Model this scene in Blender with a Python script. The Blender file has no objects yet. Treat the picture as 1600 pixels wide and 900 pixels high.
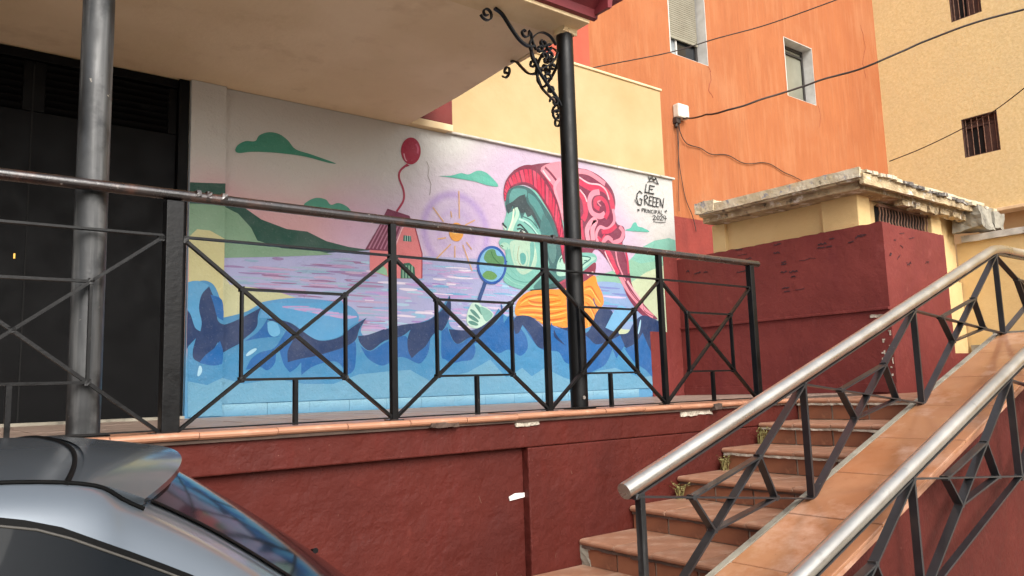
import bpy, bmesh, math, random
from mathutils import Vector, Matrix, noise as mnoise
from mathutils.geometry import tessellate_polygon
random.seed(7)
C = bpy.context.scene.collection
SC = bpy.context.scene

# ------------------------------------------------------------------ camera, world, sun
YAW, PIT, ROL, FPX = 0.66118718, 0.126606995, -0.0311401935, 1217.84
EYE = Vector((0, 0, 0.155))
Fw = Vector((math.sin(YAW)*math.cos(PIT), math.cos(YAW)*math.cos(PIT), math.sin(PIT)))
R0 = Vector((math.cos(YAW), -math.sin(YAW), 0)); U0 = R0.cross(Fw)
Rv = R0*math.cos(ROL)+U0*math.sin(ROL); Uv = -R0*math.sin(ROL)+U0*math.cos(ROL)
cam_d = bpy.data.cameras.new('camera'); cam = bpy.data.objects.new('camera', cam_d); C.objects.link(cam)
cam_d.sensor_width = 36; cam_d.lens = FPX/1600*36; cam_d.clip_start = 0.05; cam_d.clip_end = 800
m = Matrix((Rv, Uv, -Fw)).transposed().to_4x4(); m.translation = EYE; cam.matrix_world = m
SC.camera = cam
W = bpy.data.worlds.new('World'); SC.world = W; W.use_nodes = True
nt = W.node_tree; bg = nt.nodes['Background']
sky = nt.nodes.new('ShaderNodeTexSky'); sky.sky_type = 'NISHITA'; sky.sun_disc = False
SUN_EL, SUN_AZ = math.radians(36), math.radians(193)      # azimuth: direction the sun stands in, clockwise from +Y
sky.sun_elevation = SUN_EL; sky.sun_rotation = SUN_AZ; sky.air_density = 1.0; sky.dust_density = 4.0; sky.ozone_density = 0.6
hs = nt.nodes.new('ShaderNodeHueSaturation'); hs.inputs['Saturation'].default_value = 0.30
nt.links.new(sky.outputs[0], hs.inputs['Color']); nt.links.new(hs.outputs[0], bg.inputs[0]); bg.inputs[1].default_value = 0.15
sd = bpy.data.lights.new('sun', 'SUN'); sd.energy = 0.9; sd.angle = math.radians(42); sd.color = (1, .955, .88)
so = bpy.data.objects.new('sun', sd); C.objects.link(so)
sdir = Vector((math.sin(SUN_AZ)*math.cos(SUN_EL), math.cos(SUN_AZ)*math.cos(SUN_EL), math.sin(SUN_EL)))
so.rotation_euler = sdir.to_track_quat('Z', 'Y').to_euler(); so.location = (0, -5, 12)
SC.view_settings.view_transform = 'Standard'; SC.view_settings.look = 'None'
SC.view_settings.gamma = 1; SC.view_settings.exposure = 0.94

def ray(x, y): return Fw + Rv*((x-800)/FPX) - Uv*((y-450)/FPX)
def on(ax, v, x, y):
    d = ray(x, y); i = 'XYZ'.index(ax); return EYE + d*((v-EYE[i])/d[i])

# ------------------------------------------------------------------ helpers
def lin(h):
    if isinstance(h, str):
        h = h.lstrip('#'); c = [int(h[i:i+2], 16)/255 for i in (0, 2, 4)]
    else: c = list(h)
    return tuple(x/12.92 if x <= .04045 else ((x+.055)/1.055)**2.4 for x in c)+(1,)

def mat(name, col, col2=None, s=2.5, lohi=(.35, .65), streak=None, spots=None, bump=(), rough=.8, metal=0, coat=0, spec=.5, attr=None, stretch=None):
    M = bpy.data.materials.new(name); M.use_nodes = True; n = M.node_tree.nodes; l = M.node_tree.links
    b = n['Principled BSDF']; tc = n.new('ShaderNodeTexCoord'); co = tc.outputs['Object']
    def noise(scale, det=5, vec=co, ro=.55):
        t = n.new('ShaderNodeTexNoise'); t.inputs['Scale'].default_value = scale; t.inputs['Detail'].default_value = det
        t.inputs['Roughness'].default_value = ro; l.new(vec, t.inputs['Vector']); return t.outputs['Fac']
    def rng(v, a, c, lo=0, hi=1):
        r = n.new('ShaderNodeMapRange'); l.new(v, r.inputs[0]); r.inputs[1].default_value = a; r.inputs[2].default_value = c
        r.inputs[3].default_value = lo; r.inputs[4].default_value = hi; return r.outputs[0]
    def mix(f, a, c, bt='MIX'):
        x = n.new('ShaderNodeMix'); x.data_type = 'RGBA'; x.blend_type = bt; l.new(f, x.inputs[0])
        for sck, v in ((x.inputs[6], a), (x.inputs[7], c)):
            if isinstance(v, (tuple, list)): sck.default_value = v
            else: l.new(v, sck)
        return x.outputs[2]
    def mapped(sc):
        mp = n.new('ShaderNodeMapping'); mp.inputs['Scale'].default_value = sc; l.new(co, mp.inputs[0]); return mp.outputs[0]
    if attr:
        a = n.new('ShaderNodeAttribute'); a.attribute_name = attr; cur = a.outputs['Color']
        gm = n.new('ShaderNodeGamma'); gm.inputs[1].default_value = 1.06; l.new(cur, gm.inputs[0]); cur = gm.outputs[0]
        sc_ = n.new('ShaderNodeVectorMath'); sc_.operation = 'SCALE'; sc_.inputs['Scale'].default_value = .74; l.new(cur, sc_.inputs[0]); cur = sc_.outputs[0]
        cur = mix(rng(noise(5), .3, .7, 0, .07), cur, (.45, .43, .42, 1))
        cur = mix(rng(noise(60, 3), .6, .75, 0, .05), cur, (.8, .8, .78, 1))
    else:
        cur = lin(col)
    if col2: cur = mix(rng(noise(s, vec=mapped(stretch) if stretch else co), *lohi), cur, lin(col2))
    for stk in ([streak] if streak and not isinstance(streak, list) else (streak or [])):
        c3, sc, lo, hi, am = stk; cur = mix(rng(noise(1, 6, mapped(sc)), lo, hi, 0, am), cur, lin(c3))
    for sp in ([spots] if spots and not isinstance(spots, list) else (spots or [])):
        c3, sc, lo, hi, am = sp; cur = mix(rng(noise(sc, 7, ro=.62), lo, hi, 0, am), cur, lin(c3))
    if isinstance(cur, tuple): b.inputs['Base Color'].default_value = cur
    else: l.new(cur, b.inputs['Base Color'])
    if isinstance(rough, tuple): l.new(rng(noise(rough[2] if len(rough) > 2 else 6), .35, .65, rough[0], rough[1]), b.inputs['Roughness'])
    else: b.inputs['Roughness'].default_value = rough
    b.inputs['Metallic'].default_value = metal; b.inputs['Coat Weight'].default_value = coat; b.inputs['Coat Roughness'].default_value = .12
    b.inputs['Specular IOR Level'].default_value = spec
    prev = None
    for bp in bump:
        sc, st, dist = bp[:3]; vec = co if not isinstance(sc, tuple) else mapped(sc)
        h = noise(1 if isinstance(sc, tuple) else sc, 5, vec)
        if len(bp) > 3: h = rng(h, bp[3], bp[4])
        u = n.new('ShaderNodeBump'); u.inputs['Strength'].default_value = st; u.inputs['Distance'].default_value = dist
        l.new(h, u.inputs['Height'])
        if prev: l.new(prev, u.inputs['Normal'])
        prev = u.outputs[0]
    if prev: l.new(prev, b.inputs['Normal'])
    return M

def rotm(o, rad):
    """ orthonormal frame with third axis along o """
class MB:
    def __init__(s): s.v = []; s.f = []; s.m = []; s.sm = []
    def add(s, vs, fs, mi=0, smooth=False):
        o = len(s.v); s.v += [tuple(v) for v in vs]
        for f in fs: s.f.append([o+i for i in f]); s.m.append(mi); s.sm.append(smooth)
    def box(s, x0, x1, y0, y1, z0, z1, mi=0):
        vs = [(x, y, z) for z in (z0, z1) for y in (y0, y1) for x in (x0, x1)]
        s.add(vs, [(0, 2, 3, 1), (4, 5, 7, 6), (0, 1, 5, 4), (2, 6, 7, 3), (0, 4, 6, 2), (1, 3, 7, 5)], mi); return s
    def bar(s, p, q, w, h, side=(0, 1, 0), mi=0):
        """ rectangular bar from p to q: w across 'side', h across the third direction """
        p = Vector(p); q = Vector(q); d = (q-p).normalized(); a = Vector(side); a = (a-d*a.dot(d)).normalized(); c = d.cross(a)
        vs = [e+a*(w/2*i)+c*(h/2*j) for e in (p, q) for i, j in ((-1, -1), (1, -1), (1, 1), (-1, 1))]
        s.add(vs, [(3, 2, 1, 0), (4, 5, 6, 7), (0, 1, 5, 4), (1, 2, 6, 5), (2, 3, 7, 6), (3, 0, 4, 7)], mi); return s
    def tube(s, pts, r, n=10, cap=True, mi=0, smooth=True, rr=None):
        pts = [Vector(p) for p in pts]; rings = []; up = None
        for i, p in enumerate(pts):
            d = (pts[min(i+1, len(pts)-1)]-pts[max(i-1, 0)]).normalized()
            if up is None: up = Vector((0, 0, 1)) if abs(d.z) < .9 else Vector((0, 1, 0))
            a = (up-d*up.dot(d)).normalized(); b = d.cross(a); up = a; R = rr[i] if rr else r
            rings.append([p+a*(R*math.cos(t*2*math.pi/n))+b*(R*math.sin(t*2*math.pi/n)) for t in range(n)])
        fs = [(i*n+j, i*n+(j+1) % n, (i+1)*n+(j+1) % n, (i+1)*n+j) for i in range(len(pts)-1) for j in range(n)]
        s.add([v for g in rings for v in g], fs, mi, smooth)
        if cap: s.add(rings[0], [list(range(n))[::-1]], mi); s.add(rings[-1], [list(range(n))], mi)
        return s
    def prism(s, poly, axis, a, b, mi=0, smooth=False):
        """ 2D polygon extruded along axis 'X','Y','Z' from a to b """
        f3 = {'X': lambda u, v, t: (t, u, v), 'Y': lambda u, v, t: (u, t, v), 'Z': lambda u, v, t: (u, v, t)}[axis]
        n = len(poly); vs = [f3(u, v, a) for u, v in poly]+[f3(u, v, b) for u, v in poly]
        tri = tessellate_polygon([[Vector((u, v, 0)) for u, v in poly]])
        s.add(vs, [tuple(t) for t in tri]+[tuple(n+i for i in t[::-1]) for t in tri]+[(i, (i+1) % n, n+(i+1) % n, n+i) for i in range(n)], mi, smooth)
        return s
    def grid(s, fn, nu, nv, mi=0, smooth=True, skip=None):
        vs = [fn(i/nu, j/nv) for i in range(nu+1) for j in range(nv+1)]
        fs = [(i*(nv+1)+j, (i+1)*(nv+1)+j, (i+1)*(nv+1)+j+1, i*(nv+1)+j+1) for i in range(nu) for j in range(nv)]
        s.add(vs, fs, mi, smooth); return s
    def mesh(s, name):
        me = bpy.data.meshes.new(name); me.from_pydata(s.v, [], s.f)
        me.polygons.foreach_set('material_index', s.m); me.polygons.foreach_set('use_smooth', s.sm)
        me.validate(); bm = bmesh.new(); bm.from_mesh(me); bmesh.ops.recalc_face_normals(bm, faces=bm.faces); bm.to_mesh(me); bm.free(); me.update(); return me

def obj(name, mb, mats, parent=None, bevel=0, loc=None):
    me = mb.mesh(name) if isinstance(mb, MB) else mb
    if not me.materials:
        for mm in (mats if isinstance(mats, (list, tuple)) else [mats]): me.materials.append(mm)
    o = bpy.data.objects.new(name, me); C.objects.link(o)
    if loc: o.location = loc
    if parent: o.parent = parent
    if bevel:
        b = o.modifiers.new('bevel', 'BEVEL'); b.width = bevel; b.segments = 2; b.limit_method = 'ANGLE'; b.angle_limit = math.radians(40)
    return o
def tag(o, label=None, cat=None, group=None, kind=None):
    for k, v in (('label', label), ('category', cat), ('group', group), ('kind', kind)):
        if v: o[k] = v
    return o
def thing(name, label, cat, loc=(0, 0, 0), group=None):
    o = bpy.data.objects.new(name, None); C.objects.link(o); o.location = loc; o.empty_display_size = .1
    return tag(o, label, cat, group)
def copy_part(o, loc, parent, rot=None):
    c = o.copy(); C.objects.link(c); c.location = loc; c.parent = parent
    if rot: c.rotation_euler = rot
    return c
def rough_box(x0, x1, y0, y1, z0, z1, step=.06, amp=.015, freq=6, seed=0):
    """ box with lumpy, broken surface """
    bm = bmesh.new(); mb = MB(); nx, ny, nz = [max(1, int(round((b-a)/step))) for a, b in ((x0, x1), (y0, y1), (z0, z1))]
    def P(a, b, c): return (x0+(x1-x0)*a/nx, y0+(y1-y0)*b/ny, z0+(z1-z0)*c/nz)
    for (A, B, f) in ((nx, ny, lambda i, j: P(i, j, 0)), (nx, ny, lambda i, j: P(i, j, nz)), (nx, nz, lambda i, j: P(i, 0, j)), (nx, nz, lambda i, j: P(i, ny, j)), (ny, nz, lambda i, j: P(0, i, j)), (ny, nz, lambda i, j: P(nx, i, j))):
        mb.add([f(i, j) for i in range(A+1) for j in range(B+1)], [(i*(B+1)+j, (i+1)*(B+1)+j, (i+1)*(B+1)+j+1, i*(B+1)+j+1) for i in range(A) for j in range(B)])
    out = MB(); cache = {}
    def disp(v):
        V = Vector(v); o = mnoise.noise_vector(V*freq+Vector((seed, 0, 0)))*amp + mnoise.noise_vector(V*freq*3.1+Vector((seed, 5, 0)))*amp*.5
        return tuple(V+o)
    idx = {}; vs = []; rem = []
    for v in mb.v:
        k = tuple(round(c, 4) for c in v)
        if k not in idx: idx[k] = len(vs); vs.append(disp(k))
        rem.append(idx[k])
    out.v = vs; out.f = [[rem[i] for i in f] for f in mb.f]; out.m = mb.m; out.sm = [False]*len(mb.f); bm.free(); return out

# ------------------------------------------------------------------ materials
M = {}
M['soffit'] = mat('tan soffit plaster', '#e6cfae', '#dac19c', 1.2, spots=[('#c4a680', 3, .56, .72, .5), ('#a98a66', 9, .68, .78, .4)], bump=((25, .25, .01), (3, .3, .03)), rough=.85)
M['lip'] = mat('cream trim', '#e0c8a0', '#d4ba90', 5, bump=((40, .2, .01),), rough=.85)
M['maroon'] = mat('maroon fascia', '#74242a', '#662026', 4, bump=((20, .2, .01),), rough=.6)
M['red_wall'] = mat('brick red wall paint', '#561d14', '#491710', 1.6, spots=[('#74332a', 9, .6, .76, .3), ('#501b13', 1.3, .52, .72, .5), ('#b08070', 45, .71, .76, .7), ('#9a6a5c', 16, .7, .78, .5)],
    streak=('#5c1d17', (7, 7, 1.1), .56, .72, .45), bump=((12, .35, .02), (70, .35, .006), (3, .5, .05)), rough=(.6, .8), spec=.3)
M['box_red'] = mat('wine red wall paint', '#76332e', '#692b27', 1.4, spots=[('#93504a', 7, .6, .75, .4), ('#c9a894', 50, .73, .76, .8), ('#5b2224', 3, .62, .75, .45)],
    streak=('#662528', (5, 5, .9), .54, .72, .4), bump=((8, .35, .02), (60, .35, .006), (2.5, .5, .05)), rough=(.6, .75), spec=.3)
M['cream'] = mat('cream wall paint', '#b9a077', '#ad9468', 1.3, spots=[('#b89a6b', 4, .6, .78, .35), ('#8f7b5e', 26, .7, .76, .5)], bump=((12, .3, .02), (60, .25, .006)), rough=.85)
M['shed_cream'] = mat('yellow cream paint', '#dabd88', '#cfb07a', 1.3, spots=[('#b89a6b', 4, .58, .76, .45), ('#8f7b5e', 26, .68, .75, .5)], bump=((12, .4, .02), (60, .35, .006)), rough=.85)
M['roughcast'] = mat('cream roughcast', '#dfca96', '#d4bd86', 15, (.35, .65), spots=[('#cdb98b', 2, .45, .7, .4), ('#b39b70', 24, .58, .72, .5)], bump=((14, .35, .02), (40, .35, .010)), rough=.9)
M['orange'] = mat('orange streaked render', '#a8643a', '#9f5c34', .8, streak=[('#ad7048', (9, 9, .9), .5, .66, .6), ('#94552f', (13, 13, 1.3), .54, .7, .5), ('#9d5c3a', (3, 3, .3), .55, .72, .45)], spots=[('#b07a55', .7, .5, .7, .35), ('#a25f3c', 1.7, .6, .75, .35)],
    bump=(((14, 14, 1.6), .7, .03), (16, .4, .02)), rough=.88)
M['dado'] = mat('dark red render', '#87352c', '#7a2e27', 2, streak=('#6a2822', (5, 5, .8), .5, .7, .5), bump=((14, .5, .03),), rough=.85)
M['salmon'] = mat('salmon red render', '#b4553f', '#a94c38', 1.5, streak=('#963f30', (4, 4, .6), .5, .7, .4), bump=((12, .4, .02),), rough=.85)
M['black_iron'] = mat('black painted iron', '#070708', '#0d0c0c', 8, spots=[('#5a5048', 30, .69, .75, .7)], bump=((45, .3, .004),), rough=(.28, .5), spec=.3)
M['worn_iron'] = mat('worn brown black rail paint', '#171110', '#281a16', 9, spots=[('#a39a90', 24, .64, .70, .85), ('#4b2d22', 11, .55, .7, .8)], bump=((40, .4, .004),), rough=(.2, .35), spec=.8, coat=.5)
M['post_iron'] = mat('worn grey black post', '#202122', '#343536', 2.2, (.4, .62), streak=('#6c6c6b', (14, 14, .8), .5, .68, .75), spots=[('#a89f92', 30, .68, .73, .8), ('#141516', 3.2, .5, .62, .85)], bump=((30, .3, .004),), rough=(.34, .55), metal=.1)
M['door'] = mat('black metal door', '#050506', '#070708', 3, spots=[('#2c2c2c', 4, .66, .8, .4), ('#5a5a58', 11, .73, .8, .35)], bump=((5, .15, .01),), rough=(.5, .65), spec=.12)
M['brass'] = mat('brass', '#c9a050', rough=.35, metal=.9)
M['steel'] = mat('brushed steel', '#e8e3da', '#d2ccc2', 3, spots=[('#b5aea4', 14, .6, .72, .5)], streak=('#dcd8cf', (1.2, 40, 40), .5, .7, .5), bump=(((3, 60, 60), .15, .003),), rough=(.27, .42, 5), metal=1)
M['baluster'] = mat('grey black baluster paint', '#17181a', '#222326', 7, spots=[('#7b7a78', 35, .69, .75, .7), ('#54321f', 12, .68, .78, .6)], bump=((50, .3, .003),), rough=(.35, .5), spec=.7, coat=.4)
M['tile'] = mat('terracotta tile', '#a97c62', '#966a52', 3.4, spots=[('#c9a38a', 5, .5, .68, .75), ('#6b4a38', 1.6, .55, .7, .45), ('#d8c4b0', 40, .66, .72, .5), ('#a38b78', 2.6, .45, .62, .5), ('#6e4630', 4, .6, .75, .6)], bump=((40, .15, .003), (6, .15, .006)), rough=(.35, .6))
M['ramp_tile'] = mat('glazed terracotta tile', '#ad7b5a', '#9b6a4b', 2.6, (.4, .62), spots=[('#c49d86', 4, .5, .68, .8), ('#9a5e36', 2.2, .55, .7, .6), ('#6f4a33', 22, .68, .74, .5), ('#7c482b', 9, .62, .76, .45)], bump=((6, .12, .006), (50, .08, .002)), rough=(.1, .24, 7), spec=.75)
M['riser'] = mat('terracotta riser tile', '#8a5a42', '#774b37', 4, spots=[('#b98563', 9, .6, .74, .5), ('#4c3226', 5, .6, .74, .6)], bump=((30, .2, .004),), rough=(.4, .65))
M['coping'] = mat('terracotta coping tile', '#b58468', '#a47055', 3, spots=[('#cfae97', 7, .55, .7, .5), ('#6e4c3a', 5, .64, .76, .5)], bump=((30, .2, .004),), rough=(.3, .5))
M['floor_tile'] = mat('dusty brown floor tile', '#8f7a6c', '#a08c80', 2, spots=('#6b574a', 5, .58, .72, .5), rough=(.35, .6))
M['mortar'] = mat('mortar', '#b3aa9b', '#857c70', 9, bump=((30, .6, .01),), rough=.95)
M['plaster_chip'] = mat('broken plaster', '#cfc5b4', '#8c8172', 14, bump=((25, .8, .02),), rough=.95)
M['concrete'] = mat('grey concrete', '#9d9788', '#7b766a', 4, spots=('#57524a', 8, .58, .7, .6), bump=((20, .6, .015),), rough=.95)
M['weathered'] = mat('weathered roof edge', '#bda884', '#9a8667', 6, (.4, .6), spots=[('#3f362d', 11, .56, .68, .85), ('#e2dccf', 7, .56, .64, .75), ('#8b94a6', 16, .64, .7, .5)], bump=((22, .9, .03), (60, .5, .01)), rough=.95)
M['white_peel'] = mat('peeling white paint', '#cfc4ad', '#b8a888', 5, spots=[('#7a8094', 13, .58, .64, .7), ('#4b443b', 9, .62, .7, .8), ('#c9b189', 6, .6, .68, .8)], bump=((24, .7, .02),), rough=.9)
M['sheet_dark'] = mat('dark roofing sheet', '#3f3b38', '#77706a', 7, spots=('#c4beb4', 9, .58, .66, .8), bump=((30, .5, .01),), rough=.85)
M['rusty'] = mat('rusty brown iron', '#6a4c3d', '#8a6a56', 12, bump=((30, .4, .01),), rough=.85)
M['white_metal'] = mat('white window reveal', '#cfcdc8', '#bdbab4', 5, bump=((20, .2, .01),), rough=.7)
M['shutter'] = mat('beige roller shutter', '#8f8a79', '#837d6c', 3, rough=.6)
M['dark_frame'] = mat('dark window frame', '#2a2826', '#3a3633', 5, rough=.5)
M['frosted'] = mat('greenish frosted pane', '#77776a', '#8c8b7c', 1.2, (.3, .7), rough=.22, spec=.6)
M['dark_glass'] = mat('dark pane', '#1a1d20', '#26292c', 2, rough=.08, spec=.7)
M['curtain'] = mat('pale curtain behind pane', '#9ba1a4', '#7d8488', 2, rough=.25)
M['wood_dark'] = mat('dark brown wood', '#3f2c26', '#54392f', 6, rough=.7)
M['void'] = mat('dark interior', '#070707', rough=.9)
M['cable'] = mat('black cable', '#2a2422', '#3d302b', 6, rough=.6)
M['plastic_white'] = mat('off white plastic', '#dedacb', '#c9c4b3', 8, rough=.5)
M['paper'] = mat('white paper', '#e6e4de', rough=.8)
M['asphalt'] = mat('worn concrete street', '#a39f96', '#949086', 4, spots=('#aeaaa2', 20, .55, .7, .6), bump=((60, .7, .01),), rough=.9)
M['pale_render'] = mat('pale render', '#c4beb2', '#b5aea1', 1, rough=.9)
M['kerb'] = mat('kerb stone', '#8d897f', '#77736b', 4, bump=((25, .5, .01),), rough=.9)
M['weed'] = mat('dry weed', '#8f8354', '#747442', 20, rough=.8)
M['coping_white'] = mat('white wall coping', '#cbc6bd', '#a9a398', 7, spots=('#5f584f', 12, .62, .7, .7), bump=((20, .5, .01),), rough=.9)
M['grout_dark'] = mat('dark grout', '#5c4a40', '#43362f', 6, bump=((30, .5, .006),), rough=.95)
M['paint_black'] = mat('black spray paint', '#1d2022', '#2c3030', 9, rough=.7)
M['scribble'] = mat('marker scribble', '#2f1d22', '#3d242a', 15, rough=.7)
M['mural'] = mat('mural paint', '#ffffff', attr='paint', bump=((13, .6, .02), (4, .5, .04), (60, .5, .008)), rough=(.7, .85), spec=.2)
M['car_paint'] = mat('grey metallic car paint', '#6a727a', '#717981', 3, spots=('#9a9a94', 45, .74, .76, .35), rough=.28, metal=.5, coat=1)
M['car_glass'] = mat('dark car glass', '#0c0f12', '#12161a', 2, rough=.03, spec=.12)
M['rear_glass'] = mat('rear car glass', '#0b0e11', '#101418', 2, rough=.09, spec=.28)
M['rubber'] = mat('black rubber', '#070707', '#0b0b0b', 5, rough=.6, spec=.1)
M['chrome'] = mat('satin trim', '#a8a9aa', rough=.25, metal=1)
M['trim'] = mat('grey window trim', '#47443f', rough=.6)
M['lens_red'] = mat('red lamp lens', '#7a0f10', rough=.12, coat=1)
M['rim'] = mat('alloy rim', '#8f9294', rough=.3, metal=.9)

# ------------------------------------------------------------------ ground
GZ = -1.42
tag(obj('street', MB().grid(lambda u, v: (-250+500*u, -250+500*v, GZ), 40, 40, smooth=False), M['asphalt']), kind='structure')
tag(obj('kerb', MB().box(-30, 2.7, 3.32, 3.60, GZ-.1, GZ+.12), M['kerb'], bevel=.015), kind='structure')
tag(obj('pavement', MB().box(-30, 1.9, 3.6, 3.66, GZ-.1, GZ+.124), M['concrete']), kind='structure')

fbm = MB().box(-26, 26, -20, -14, GZ, 2.0)
tag(obj('facing_building', fbm, M['pale_render']), 'plain grey rendered house row across the street behind the camera', 'building')

# ------------------------------------------------------------------ terrace and its retaining wall
EDGE = 3.62
t = thing('retaining_wall', 'brick red painted terrace wall with recessed panel and terracotta coping behind the car', 'wall', (2, 3.7, GZ))
inv = Vector((-2, -3.7, -GZ))
def P(name, mb, mats, par, **k):
    o = obj(name, mb, mats, par, **k); o.location = Vector(o.location)-par.location; return o
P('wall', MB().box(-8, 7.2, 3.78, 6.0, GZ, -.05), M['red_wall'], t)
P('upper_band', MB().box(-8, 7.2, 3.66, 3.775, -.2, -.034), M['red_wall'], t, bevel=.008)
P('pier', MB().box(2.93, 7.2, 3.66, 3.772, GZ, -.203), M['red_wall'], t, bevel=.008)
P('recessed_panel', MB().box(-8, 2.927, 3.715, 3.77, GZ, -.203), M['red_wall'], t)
# coping tiles: rounded nosing profile in (y, z)
def bull(depth, th, ln, over=0):
    pr = [(depth, 0), (depth, -th)]
    r = th/2+.004
    for k in range(7):
        a = -math.pi/2 - k*math.pi/6; pr.append((r+math.cos(a)*r*1.15, -th/2+math.sin(a)*(th/2+(.004 if k < 4 else 0))))
    return pr
def nosed_tile(depth, th, ln, g=.004):
    mb = MB(); mb.prism(bull(depth, th, ln), 'X', g/2, ln-g/2); return mb
me = nosed_tile(.30, .032, .358).mesh('coping_tile'); me.materials.append(M['coping'])
first = None
x = 1.04-.358*26; i = 0
while x < 5.6:
    o = bpy.data.objects.new('coping_tile', me); C.objects.link(o); o.parent = t
    if 0 <= x: o.rotation_euler = (random.uniform(-.006, .006), random.uniform(-.008, .008), random.uniform(-.004, .004))
    o.location = Vector((x, EDGE+random.uniform(-.004, .004), random.uniform(-.002, .002)))-t.location; x += .358
P('mortar_bed', MB().box(-8, 5.95, 3.64, 4.0, -.05, -.031), M['grout_dark'], t)
def chip(x, w, h, seed, y=3.652, z=-.03):
    o = rough_box(x, x+w, y-.002, y+.05, z-h, z, .014, .010, 17, seed); return o
P('broken_plaster', chip(2.84, .17, .045, 3), M['plaster_chip'], t)
P('broken_plaster', chip(4.30, .34, .05, 5), M['plaster_chip'], t)
P('broken_plaster', chip(.88, .05, .02, 8), M['plaster_chip'], t)
P('broken_edge', rough_box(2.24, 2.42, 3.612, 3.66, -.05, -.028, .02, .012, 14, 2), M['grout_dark'], t)
P('broken_edge', rough_box(4.62, 4.70, 3.60, 3.66, -.05, -.012, .02, .012, 14, 4), M['grout_dark'], t)

fl = tag(obj('terrace_floor', MB().box(-8, 7.3, 3.92, 6.3, -.05, -.006), M['grout_dark']), kind='structure')
me = None; s = .355
mbt = MB().box(.003, s-.003, .003, s-.003, -.006, 0); me = mbt.mesh('floor_tile'); me.materials.append(M['floor_tile'])
for iy in range(6):
    for ix in range(21):
        o = bpy.data.objects.new('floor_tile', me); C.objects.link(o); o.parent = fl
        o.location = (-.2+ix*s, 3.935+iy*s, random.uniform(-.0015, .0015))

# small white label stuck to the wall
pp = MB().prism([(2.82, -.50), (2.93, -.49), (2.93, -.465), (2.86, -.462), (2.815, -.478)], 'Y', 3.706, 3.712)
tag(obj('paper_scrap', pp, M['paper']), 'torn white paper scrap stuck on the red recessed wall panel', 'sticker')

sc2 = MB(); r2 = random.Random(5)
for k in range(9):
    x = r2.uniform(1.5, 3.3); z = r2.uniform(-1.1, -.28); y = 3.7145 if x < 2.9 else 3.6595; L2 = r2.uniform(.01, .05); a = r2.uniform(1.1, 2.0)
    sc2.bar((x, y, z), (x+math.cos(a)*L2, y, z+math.sin(a)*L2), .002, r2.uniform(.001, .002))
P('scratch', sc2, M['rusty'], t)

# ------------------------------------------------------------------ staircase
NX = [2.83, 3.30, 3.755, 4.23, 4.73, 5.20, 5.72]; NZ = [-.93, -.776, -.632, -.487, -.33, -.172, -.01]
YS0, YS1 = 2.47, 3.655
st = thing('staircase', 'outdoor stairs of worn terracotta tiles climbing beside the red terrace wall', 'stairs', (4, 3, GZ))
nst = 4; tw = (YS1-YS0)/nst
def tread_tile(depth, seed):
    mb = MB(); pr = bull(depth, .034, tw)
    # profile runs along X here, tile length along Y
    mb.prism([(a, b) for a, b in pr], 'Y', .003, tw-.003); return mb
for k in range(len(NX)):
    x0, z0 = NX[k], NZ[k]; x1 = NX[k+1] if k+1 < len(NX) else 7.25
    zb = NZ[k-1] if k else GZ
    ya = YS0 if k else YS0
    P('step_core', MB().box(x0+.035, x1+.06 if k+1 < len(NX) else 9.6, ya+.002, YS1-.004 if k+1 < len(NX) else YS1+.1, GZ, z0-.036), M['mortar'], st)
    d = x1-x0+.028
    if k+1 == len(NX): d = .36
    tm = tread_tile(d, k).mesh('tread_tile'); tm.materials.append(M['tile'])
    for j in range(nst):
        o = bpy.data.objects.new('tread_tile', tm); C.objects.link(o); o.parent = st
        o.rotation_euler = (random.uniform(-.006, .006), random.uniform(-.006, .006), 0)
        o.location = Vector((x0+random.uniform(-.003, .003), YS0+j*tw, z0+random.uniform(-.002, .002)))-st.location
    if k == 0: hh = .15
    else: hh = z0-.036-(NZ[k-1])-.004
    rm = MB().box(.022, .034, .008, tw-.008, -.036-hh, -.040).mesh('riser_tile'); rm.materials.append(M['riser'])
    for j in range(nst):
        o = bpy.data.objects.new('riser_tile', rm); C.objects.link(o); o.parent = st
        o.location = Vector((x0+random.uniform(-.002, .002), YS0+j*tw+((k % 2)*.0), z0))-st.location
    P('mortar_line', rough_box(x0+(.002 if k >= 4 else .012), x0+.034, YS0+.02, YS1-.01, z0-.050, z0-.034, .022, .006, 16, k), M['plaster_chip' if k >= 4 else 'grout_dark'], st)
P('broken_corner', rough_box(3.315, 3.36, 3.58, 3.66, -.93, -.80, .025, .018, 12, 1), M['concrete'], st)
P('broken_corner', rough_box(3.31, 3.34, 3.15, 3.24, -.835, -.805, .02, .012, 12, 9), M['grout_dark'], st)
# landing paving above the last step
me2 = MB().box(.003, s-.003, .003, s-.003, -.02, 0).mesh('landing_tile'); me2.materials.append(M['tile'])
for ix in range(10):
    for iy in range(3):
        o = bpy.data.objects.new('landing_tile', me2); C.objects.link(o); o.parent = st
        o.location = Vector((6.085+ix*s, 2.50+iy*s*1.05, -.012))-st.location
for (x, y, z, n) in ((4.245, 3.64, -.48, 12), (4.74, 3.63, -.325, 16), (5.215, 3.635, -.165, 22)):
    pass

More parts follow.
